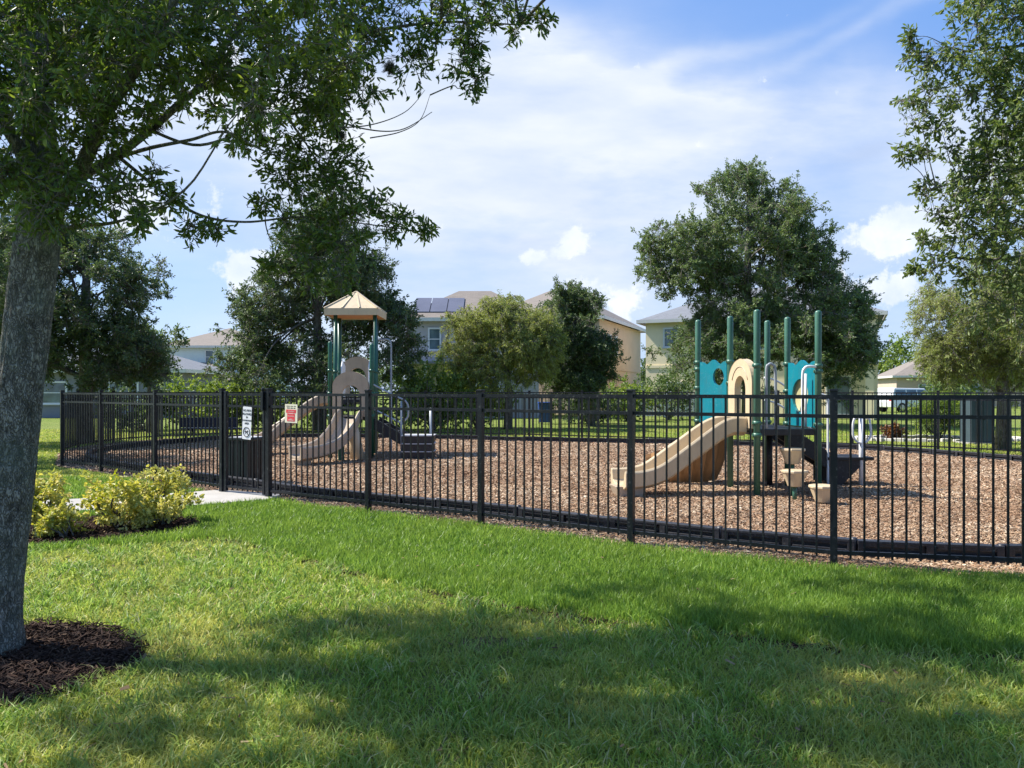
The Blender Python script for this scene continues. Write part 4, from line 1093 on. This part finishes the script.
T1_ = thing('oak_tree', 'bright leaved tree whose branches enter from the right edge of the photo', 'tree', (8.2,8.0,0))
tp1 = [(8.2,8.0,-.05),(8.15,8.0,.9),(8.1,8.0,1.8),(8.05,8.0,2.4),(7.95,8.0,3.2),(7.8,8.0,4.4),(7.6,8.0,5.6)]
V_, F_ = trunk_mesh(tp1, [.17,.15,.14,.13,.11,.07,.03], 48, 200); MB().add(V_, F_, True).build('trunk', M['bark'], T1_)
mb = MB(); limbs1 = []
def limbw(pts, r0, r1):
    p = curve3(pts, 8); mb.tube(p, [r0+(r1-r0)*i/(len(p)-1) for i in range(len(p))], 8, False); limbs1.append(p)
for p in ([(8.05,8,2.4),(7.4,7.9,3.1),(6.6,7.8,3.6),(5.8,7.7,3.75),(4.9,7.7,3.7),(4.25,7.8,3.55)], [(8.0,8,2.8),(7.5,8,3.9),(6.7,7.9,4.7),(5.7,7.8,5.0),(4.6,7.8,4.95)],
          [(7.9,8,3.5),(7.3,8.1,4.6),(6.4,8.0,5.4),(5.4,7.9,5.9),(4.6,7.9,6.1)], [(8.1,8,2.2),(7.5,8.1,2.6),(6.8,8.0,2.9),(5.9,7.9,3.0),(5.0,7.9,2.85),(4.3,7.9,2.9)],
          [(8.05,8,2.6),(8.4,7.2,3.6),(8.5,6.4,4.6),(8.3,5.6,5.4)], [(8.0,8.1,3.0),(8.9,8.6,4.0),(9.9,9.0,4.9),(10.6,9.2,5.5)], [(8.0,8.1,3.0),(8.2,9.0,4.0),(8.1,10.0,5.0)]):
    limbw(p, .05, .007)
mb.build('limb', M['bark'], T1_)
allp = np.array([p for L_ in limbs1 for p in L_]+tp1[4:]); mb = MB(); rgl = np.random.default_rng(9)
for c, r in clr:
    d = np.linalg.norm(allp-np.array(c), axis=1); j = int(np.argmin(d)); pts = branch_path(allp[j], c, rgl, .06, 6)
    r0 = min(.012, .003+.006*float(d[j])); mb.tube(pts, [r0*(1-.75*q/(len(pts)-1)) for q in range(len(pts))], 5, False)
mb.build('branchlets', M['bark'], T1_)
P_, D_, TA, TB = foliage(clr, 520, .055, rgl, True, True, .2, .08, 12)
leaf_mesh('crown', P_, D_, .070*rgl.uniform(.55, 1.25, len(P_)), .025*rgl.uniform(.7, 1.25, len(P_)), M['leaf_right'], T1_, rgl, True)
tubes_np('twigs', TA, TB, np.full(len(TA), .003), np.full(len(TA), .001), M['twig'], T1_)

# background trees ----------------------------------------------------
def bgtree(name, label, px, Y, ells, n, rc, leaf, per, L, W, seed, trh=.5, tr=.16, **kw):
    rng = np.random.default_rng(seed); cl = blob_clumps(ells, Y, n, rc, rng)
    x_ = (px-CX)/F*Y; top = max(EYE+(HOR-e[1])/F*Y for e in ells)
    pts = [(x_, Y, 0), (x_+.03, Y, top*.3), (x_-.05, Y+.05, top*.55), (x_+.05, Y, top*.8), (x_, Y, top*1.05)]
    return tree(name, label, 'tree', (x_, Y, 0), pts, [tr*1.15, tr*.9, tr*.75, tr*.5, tr*.2], cl, leaf, per, L, W, seed, **kw)
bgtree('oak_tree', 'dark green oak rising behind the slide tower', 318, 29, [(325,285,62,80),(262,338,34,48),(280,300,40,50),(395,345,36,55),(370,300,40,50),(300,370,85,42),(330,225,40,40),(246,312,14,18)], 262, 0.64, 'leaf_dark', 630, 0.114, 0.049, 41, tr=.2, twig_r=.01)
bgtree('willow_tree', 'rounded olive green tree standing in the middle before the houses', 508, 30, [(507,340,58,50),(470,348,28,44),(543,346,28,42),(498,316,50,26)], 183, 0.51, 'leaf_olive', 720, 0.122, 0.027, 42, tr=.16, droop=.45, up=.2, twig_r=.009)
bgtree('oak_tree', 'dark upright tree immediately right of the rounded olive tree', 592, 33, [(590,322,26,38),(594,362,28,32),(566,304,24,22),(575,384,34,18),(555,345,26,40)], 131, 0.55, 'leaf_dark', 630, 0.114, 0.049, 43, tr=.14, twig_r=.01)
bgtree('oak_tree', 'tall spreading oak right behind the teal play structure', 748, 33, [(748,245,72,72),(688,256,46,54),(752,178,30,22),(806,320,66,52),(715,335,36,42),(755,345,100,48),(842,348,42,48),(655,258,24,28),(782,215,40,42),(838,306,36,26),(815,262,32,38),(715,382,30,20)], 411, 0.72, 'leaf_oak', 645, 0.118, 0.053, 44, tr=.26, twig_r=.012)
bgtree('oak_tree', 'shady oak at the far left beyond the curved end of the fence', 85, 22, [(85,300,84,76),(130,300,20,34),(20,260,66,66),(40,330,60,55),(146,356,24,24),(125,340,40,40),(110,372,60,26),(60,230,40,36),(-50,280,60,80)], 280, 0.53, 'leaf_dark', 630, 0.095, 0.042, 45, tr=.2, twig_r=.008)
bgtree('willow_tree', 'yellowish drooping tree with a pale trunk outside the fence at right', 1003, 19.6, [(986,325,70,54),(1012,285,62,62),(962,352,42,36),(1050,320,80,80),(936,348,26,32),(936,300,24,34),(1000,365,50,20)], 236, 0.42, 'leaf_yellowish', 630, 0.08, 0.02, 46, tr=.17, droop=.35, up=.25, twig_r=.007)
bgtree('oak_tree', 'dark oak mostly hidden behind the near trunk at the left edge', -70, 16.5, [(-70,250,130,80),(-30,300,95,60),(-150,280,100,90)], 130, .5, 'leaf_dark', 570, 0.076, 0.034, 48, tr=.17, twig_r=.006)
bgtree('oak_tree', 'young green tree between the far left oak and the pale house', 150, 27, [(150,350,32,28),(135,365,30,24)], 52, 0.42, 'leaf_oak', 350, .12, .055, 47, tr=.09)
def bush(label, px, Y, w, h, leaf, seed, n=14, per=260, L=.1, W=.05, name='shrub', group=None, z0=.0, rc=None):
    rng = np.random.default_rng(seed); x_ = (px-CX)/F*Y; cl = []; rc = rc or h*.32
    for i in range(n):
        a = rng.uniform(0, 2*math.pi); q = math.sqrt(rng.uniform(0,1)); z_ = rng.uniform(rc*.6, max(h-rc*.6, rc*.7))
        f_ = 1-.45*abs(z_/h-.45)
        cl.append(((x_+w/2*q*math.cos(a)*f_, Y+min(w/2, 1.0)*q*math.sin(a)*f_, z_+z0), rc*rng.uniform(.75,1.2)))
    t = thing(name, label, 'shrub', (x_, Y, 0), group); mb = MB()
    for c, r in cl: mb.tube(branch_path((x_+rng.normal(0,.05), Y+rng.normal(0,.05), 0), c, rng, .05, 4), [.014*h+.004]*1+[.012*h+.003]*0 or .01, 5, False) if False else mb.tube(branch_path((x_+rng.normal(0,.06), Y+rng.normal(0,.06), 0), c, rng, .05, 4), .006+.006*h, 5, False)
    mb.build('stem', M['bark_far'], t)
    P, D, TA, TB = foliage(cl, per, L, rng, False, True, .3, 0, 7)
    k = P[:,2] > .01; P, D = P[k], D[k]
    leaf_mesh('leaves', P, D, L*rng.uniform(.6,1.2,len(P)), W*rng.uniform(.7,1.2,len(P)), M[leaf], t, rng, True)
    return t
# golden shrubs in the near bed
G = 'golden shrubs in the mulch bed'
bush('left golden shrub half hidden by the near tree trunk', 42, 8.0, .50, .60, 'leaf_gold', 51, 15, 170, .055, .03, group=G, rc=.14)
bush('small low golden shrub between the two bigger golden ones', 63, 7.75, .30, .30, 'leaf_gold', 52, 7, 120, .05, .028, group=G, rc=.11)
bush('middle golden shrub, the fullest and brightest of the bed', 120, 8.35, .62, .64, 'leaf_gold', 53, 20, 180, .055, .03, group=G, rc=.15)
bush('right golden shrub reaching over the concrete path', 165, 8.6, .70, .60, 'leaf_gold', 54, 12, 150, .055, .03, group=G, rc=.14)
# hedge / bushes behind the fence
H = 'bushes beyond the back fence'
bush('light green bush beyond the fence behind the bench', 205, 30, 3.2, 1.9, 'leaf_bush', 61, 22, 240, .13, .07, group=H)
bush('dark bush under the far left oak beyond the fence', 140, 29, 3.0, 1.5, 'leaf_dark', 62, 18, 220, .13, .07, group=H)
bush('green bush behind the notice sign beyond the fence', 268, 30.5, 3.0, 1.9, 'leaf_bush', 63, 20, 220, .13, .07, group=H)
bush('pale green bush seen through the slide tower legs', 335, 31, 2.8, 1.6, 'leaf_bush', 64, 18, 220, .13, .07, group=H)
bush('bright bush right of the slide tower stairs', 432, 29, 3.0, 2.4, 'leaf_bush', 65, 28, 240, .13, .07, group=H)
bush('leafy bush just left of the olive tree trunk', 476, 31, 2.6, 2.0, 'leaf_bush', 66, 20, 220, .13, .07, group=H)
bush('dark hedge bush right of the blue cart', 588, 35, 3.6, 1.5, 'leaf_dark', 67, 18, 220, .13, .07, group=H)
bush('bright yellow green bush by the corner of the tan house', 628, 38, 2.0, 2.1, 'leaf_bush', 68, 18, 240, .13, .07, group=H)
bush('small tree like bush by the cream house window', 668, 40, 2.6, 2.6, 'leaf_oak', 69, 20, 240, .13, .07, group=H)
bush('spreading green bush beside the white van', 948, 40, 3.2, 1.6, 'leaf_bush', 70, 20, 220, .13, .07, group=H)
bush('weeping pale green plant in the stone edged bed', 940, 24, 1.1, 1.45, 'leaf_bush', 71, 16, 300, .16, .02)
bush('red leaved plant at the left end of the stone edged bed', 892, 23.2, .42, .45, 'leaf_red', 72, 8, 120, .11, .045)
bush('red and green plant at the right end of the stone edged bed', 974, 22.6, .5, .45, 'leaf_red', 73, 8, 120, .11, .045)
# distant trees
for i, (px_, Y_, w_, h_, lf, lb) in enumerate(((893,90,34,62,'leaf_bush','pale far tree between the cream house and the right hand tree'), (235,85,60,38,'leaf_oak','far tree peeping behind the pale blue house'),
        (650,95,24,34,'leaf_dark','far dark tree in the gap between the tan and cream houses'), (20,60,90,52,'leaf_oak','far tree beyond the grey garage at the left edge'), (960,70,70,30,'leaf_oak','far green tree behind the white van'),
        (370,95,90,30,'leaf_oak','far tree hidden behind the slide tower roof'), (1040,60,60,40,'leaf_dark','far tree at the right edge behind the drooping tree'))):
    bgtree('oak_tree', lb, px_, Y_, [(px_, HOR-h_*.45, w_/2, h_*.5)], 26, w_/F*Y_*.16+.3, lf, 160, .4, .2, 80+i, twig_on=False, tr=.2)

# stone edging of the far bed
mb = MB(); ec = (13.0,23.4)
for k_ in range(44):
    a = 2*math.pi*k_/44; mb.box((ec[0]+2.5*math.cos(a), ec[1]+1.0*math.sin(a), .05), (.3+.05*math.sin(k_*7), .14, .11+.02*math.sin(k_*3)), a+math.pi/2+.1*math.sin(k_*5))
tag(mb.build('stone_edging', M['stone'], loc=(ec[0], ec[1], 0), bevel=.015), 'ring of pale stones edging the far planting bed at right', 'edging')
sheet('far_planting_bed', [(ec[0]+2.45*math.cos(a), ec[1]+.95*math.sin(a)) for a in np.linspace(0, 2*math.pi, 30, endpoint=False)], .01, M['darkbed'])
# utility cabinet
uc = thing('utility_cabinet', 'grey blue utility cabinet beside the drooping tree trunk', 'cabinet', (13.25,21.8,0))
MB().box((13.25,21.9,.68), (.68,.5,1.30)).build('cabinet_body', M['cabinet'], uc, bevel=.02)
MB().box((13.25,21.9,1.355), (.74,.56,.05)).build('lid', M['cabinet'], uc, bevel=.01)
for sx in (-.165,.165):
    d_ = MB().box((13.25+sx,21.64,.68), (.31,.014,1.2)).build('door', M['cabinet'], uc, bevel=.004); MB().box((13.25+sx*.25,21.62,.75), (.02,.03,.12)).build('handle', M['fence'], d_)
MB().box((13.25,21.9,.02), (.85,.7,.05)).build('base_pad', M['concrete'], uc)
# blue cart
bcart = thing('wheeled_bin', 'blue wheeled cart standing beyond the back fence', 'wheeled bin', (1.5,35,0))
vs = [(1.5+a*.24,35+b*.28,.08) for a,b in ((-1,-1),(1,-1),(1,1),(-1,1))]+[(1.5+a*.30,35+b*.34,.93) for a,b in ((-1,-1),(1,-1),(1,1),(-1,1))]
MB().add(vs, [(3,2,1,0),(4,5,6,7),(0,1,5,4),(1,2,6,5),(2,3,7,6),(3,0,4,7)]).build('bin_body', M['bluebin'], bcart, bevel=.02)
MB().box((1.5,35,.965), (.64,.74,.06)).build('lid', M['bluebin'], bcart, bevel=.02)
for sx in (-.26,.26): MB().tube([(1.5+sx-.025,35.3,.11),(1.5+sx+.025,35.3,.11)], .11, 14).build('wheel', M['tyre'], bcart)

# ------------------------------------------------------------------ houses
def house(name, label, A, B, depth, eave, rise, wall, roof, wins=(), belt=None, side=None, over=.42):
    A = Vector((*A, 0)); B = Vector((*B, 0)); ux = (B-A).normalized(); vy = Vector((-ux.y, ux.x, 0)); W = (B-A).length
    t = thing(name, label, 'house', A)
    mb = MB(); mb.prism([(0,0),(W,0),(W,depth),(0,depth)], A, ux, vy, (0,0,eave)); wl = mb.build('wall', M[wall], t)
    def roofmb(mb, x0, x1, y0, y1, z, rise):
        w = x1-x0; d = y1-y0; ins = min(w, d)/2
        c = [(x0,y0),(x1,y0),(x1,y1),(x0,y1)]
        if w >= d: r = [(x0+ins, y0+d/2), (x1-ins, y0+d/2)]
        else: r = [(x0+w/2, y0+ins), (x0+w/2, y1-ins)]
        P = lambda a, b, zz: A+ux*a+vy*b+Vector((0,0,zz))
        vs = [P(a,b,z) for a,b in c]+[P(a,b,z+rise) for a,b in r]
        if w >= d: fs = [(0,1,5,4),(1,2,5),(2,3,4,5),(3,0,4)]
        else: fs = [(0,1,4),(1,2,5,4),(2,3,5),(3,0,4,5)]
        fs.append((3,2,1,0)); mb.add(vs, fs)
    mb = MB(); roofmb(mb, -over, W+over, -over, depth+over, eave+.1, rise); rf = mb.build('roof', M[roof], t)
    P = lambda a, b, zz: A+ux*a+vy*b+Vector((0,0,zz))
    mb = MB(); e = over+.03
    for p, q in (((-e,-e),(W+e,-e)), ((W+e,-e),(W+e,depth+e)), ((W+e,depth+e),(-e,depth+e)), ((-e,depth+e),(-e,-e))): mb.beam(P(*p,eave+.02), P(*q,eave+.02), .04, .2)
    mb.build('fascia', M['fascia'], rf)
    def win(face, u0, u1, z0, z1, mull=True):
        if face == 'front': o_, x_, n_ = A, ux, -vy
        elif face == 'right': o_, x_, n_ = B, vy, ux
        else: o_, x_, n_ = A+vy*depth, -vy, -ux
        ww, hh = u1-u0, z1-z0; c = o_+x_*(u0+ww/2)+Vector((0,0,z0+hh/2)); rz = math.atan2(x_.y, x_.x); fw = .09
        mb = MB()
        for dz in (-hh/2, hh/2): p = c+n_*.03+Vector((0,0,dz)); mb.box(p, (ww+fw, .08, fw), rz)
        for dx in (-ww/2, ww/2): p = c+n_*.028+x_*dx; mb.box(p, (fw, .076, hh-fw), rz)
        if mull: p = c+n_*.022; mb.box(p, (ww-fw, .06, .05), rz)
        f = mb.build('window', M['frame'], t); p = c+n_*.012
        MB().box(p, (ww-.02, .02, hh-.02), rz).build('pane', M['glass'], f)
        MB().box(c+n_*.06+Vector((0,0,-hh/2-.06)), (ww+.2, .12, .05), rz).build('sill', M['fascia'], f)
    for wv in wins: win(*wv)
    if belt:
        mb = MB(); mb.beam(P(-.02,-.02,belt), P(W+.02,-.02,belt), .05, .16).beam(P(W+.02,0,belt), P(W+.02,depth,belt), .05, .16); mb.build('belt_course', M[wall], t)
    return t, P
hA, PA = house('house', 'grey two storey house with solar panels left of the olive tree', (-5.9,43), (1.5,43), 5.5, 5.45, 1.9, 'stuccoA', 'roof_brown',
    [('front',1.25,1.9,3.8,5.0),('front',4.0,4.9,3.8,5.0),('front',3.9,5.2,.9,2.2)])
for k_ in range(3):
    a0 = .35+k_*.95; s0 = .25; sl_ = (1.9)/(5.5/2+.42)
    vs = [PA(a, b, 5.6+sl_*(b+.42)+.02) for a, b in ((a0,s0-.1),(a0+.9,s0-.1),(a0+.9,s0+1.5),(a0,s0+1.5))]
    vs += [p-Vector((0,0,.05)) for p in vs]
    MB().add(vs, [(0,1,2,3),(7,6,5,4),(0,4,5,1),(1,5,6,2),(2,6,7,3),(3,7,4,0)]).build('solar_panel', M['solar'], hA)
mb = MB().prism([(-.6,-2.4),(3.2,-2.4),(3.2,-.01),(-.6,-.01)], PA(0,0,2.95), PA(1,0,0)-PA(0,0,0), PA(0,1,0)-PA(0,0,0), (0,0,.12)); mb.build('patio_roof', M['roof_grey'], hA)
for a in (-.5,1.3,3.1): p = PA(a,-2.3,1.475); MB().box(p, (.14,.14,2.95)).build('patio_post', M['fascia'], hA)
MB().box(PA(.6,-.02,1.1), (1.8,.06,2.1)).build('sliding_door', M['glass'], hA)
house('house', 'tan two storey house with two narrow upper windows in its side wall', (-2.0,50.5), (5.4,47.5), 11.5, 6.0, 2.5, 'stuccoB', 'roof_brown',
    [('right',2.0,2.7,3.9,5.1),('right',3.6,4.3,3.9,5.1),('right',7.5,7.62,.2,4.9)][:2], belt=2.95)
dsp = None
hC, PC = house('house', 'cream two storey house behind the tall spreading oak', (8.0,46), (19.5,41), 9, 5.6, 2.2, 'stuccoC', 'roof_grey',
    [('front',1.1,2.5,4.1,5.2),('front',1.3,2.5,.9,2.0),('front',3.0,4.2,.9,2.0),('front',6.0,7.4,3.9,5.2),('front',10.0,11.2,.2,2.3)], belt=2.95)
for a in (9.4, 12.1): p = PC(a,-1.6,1.45); MB().box(p, (.4,.4,2.9), math.atan2(-5,11.5)).build('porch_pillar', M['stuccoC'], hC)
MB().prism([(9.0,-2.0),(12.5,-2.0),(12.5,-.03),(9.0,-.03)], PC(0,0,2.9), PC(1,0,0)-PC(0,0,0), PC(0,1,0)-PC(0,0,0), (0,0,.2)).build('porch_roof', M['roof_grey'], hC)
hD, PD = house('house', 'pale blue two storey house with a brown roof at left', (-31.8,70), (-22.8,70), 9, 5.5, 2.0, 'stuccoD', 'roof_brown', [('front',3.9,4.65,4.0,5.2),('front',7.2,8.4,.8,2.0)])
mb = MB(); mb.prism([(0,-6.5),(7.3,-6.5),(7.3,-.02),(0,-.02)], PD(0,0,0), (1,0,0), (0,1,0), (0,0,2.4)); mb.build('lanai_wall', M['stuccoF'], hD)
vs = [PD(*p) for p in ((-.4,-7,2.42),(7.7,-7,2.42),(7.7,-.03,2.42),(-.4,-.03,2.42),(2.8,-.03,4.1),(4.5,-.03,4.1))]
MB().add(vs, [(0,1,5,4),(1,2,5),(3,0,4),(2,3,4,5),(3,2,1,0)]).build('lanai_roof', M['roof_brown'], hD)
MB().prism([(-.43,-7.05),(7.73,-7.05),(7.73,-6.98),(-.43,-6.98)], PD(0,0,2.3), (1,0,0), (0,1,0), (0,0,.14)).build('fascia', M['fascia'], hD)
MB().box(PD(5.4,-6.54,1.25), (2.6,.06,1.9)).build('screen_opening', M['dark'], hD)
house('house', 'single storey beige house with a brown roof far right', (38,76), (54,72), 9, 2.9, 2.6, 'stuccoE', 'roof_brown', [('front',2,3.2,.9,2.1),('front',6,7.5,.9,2.1)])
house('garage', 'low dark grey garage building beyond the oak at far left', (-27.5,43), (-18.5,43), 7, 2.6, 1.4, 'stuccoF', 'roof_grey', [('front',1.0,2.6,.8,2.0),('front',5.0,6.6,.8,2.0)])
# downspout of tan house
# white vinyl fence between houses
vf = thing('vinyl_fence', 'short white vinyl fence between the tan and cream houses', 'fence', (8.5,44,0))
mb = MB()
for k_ in range(24): mb.box((7.0+k_*.155,44.3-k_*.01,.62), (.13,.03,1.15))
mb.build('board', M['vinyl'], vf)
for z in (.2,1.1): MB().box((8.8,44.2,z), (3.7,.05,.09), -.06).build('rail', M['vinyl'], vf)
for xx in (6.95,8.8,10.65): MB().box((xx,44.3-(xx-7)*.064,.68), (.12,.12,1.36)).build('post', M['vinyl'], vf)

# ------------------------------------------------------------------ white van
van = thing('parked_van', 'white van parked far off beyond the right part of the fence', 'van', (28.3,55,0))
vm = Matrix.Translation((28.3,55,0)) @ Matrix.Rotation(R(18), 4, 'Z')
def vp(a, b, c): return vm @ Vector((a, b, c))
prof = [(-2.2,.35),(2.2,.35),(2.28,.75),(2.15,1.0),(1.35,1.12),(.75,1.68),(-1.95,1.72),(-2.2,1.1),(-2.25,.7)]
vs = []
for sy in (-1, 1):
    for a, z in prof: vs.append(vp(a, sy*(.9 if z < 1.15 else .76), z))
n = len(prof); fs = [tuple(range(n)), tuple(range(n, 2*n))[::-1]]+[((i+1)%n, i, i+n, (i+1)%n+n) for i in range(n)]
MB().add(vs, fs).build('body', M['car_white'], van, bevel=.05)
for sy in (-1, 1):
    for a0, a1 in ((-1.9,-1.0),(-.92,-.05),(.03,.85)):
        vs = [vp(a0, sy*.905, 1.12), vp(a1+(.25 if a1 > .5 else 0), sy*.905, 1.12), vp(a1-(.1 if a1 > .5 else 0), sy*.795, 1.58), vp(a0, sy*.795, 1.58)]
        vs += [vp(a0, sy*.88, 1.12), vp(a1+(.25 if a1 > .5 else 0), sy*.88, 1.12), vp(a1-(.1 if a1 > .5 else 0), sy*.77, 1.58), vp(a0, sy*.77, 1.58)]
        MB().add(vs, [(0,1,2,3),(7,6,5,4),(0,4,5,1),(1,5,6,2),(2,6,7,3),(3,7,4,0)]).build('side_window', M['glass'], van)
vs = [vp(1.37,-.72,1.15), vp(1.37,.72,1.15), vp(.82,.66,1.65), vp(.82,-.66,1.65)]; vs += [p+Vector((-.03,0,-.02)) for p in vs]
MB().add([p+Vector((.05,0,.03)) for p in vs], [(0,1,2,3),(7,6,5,4),(0,4,5,1),(1,5,6,2),(2,6,7,3),(3,7,4,0)]).build('windscreen', M['glass'], van)
for a in (-1.4, 1.45):
    for sy in (-1, 1):
        w_ = MB().tube([vp(a, sy*.72, .34), vp(a, sy*.93, .34)], .34, 20).build('wheel', M['tyre'], van)
        MB().tube([vp(a, sy*.90, .34), vp(a, sy*.945, .34)], .2, 16).build('rim', M['rim'], w_)
for sy in (-.7,.7): MB().box(vp(-2.2, sy, .95), (.08,.25,.3), R(18)).build('tail_light', M['taillight'], van)
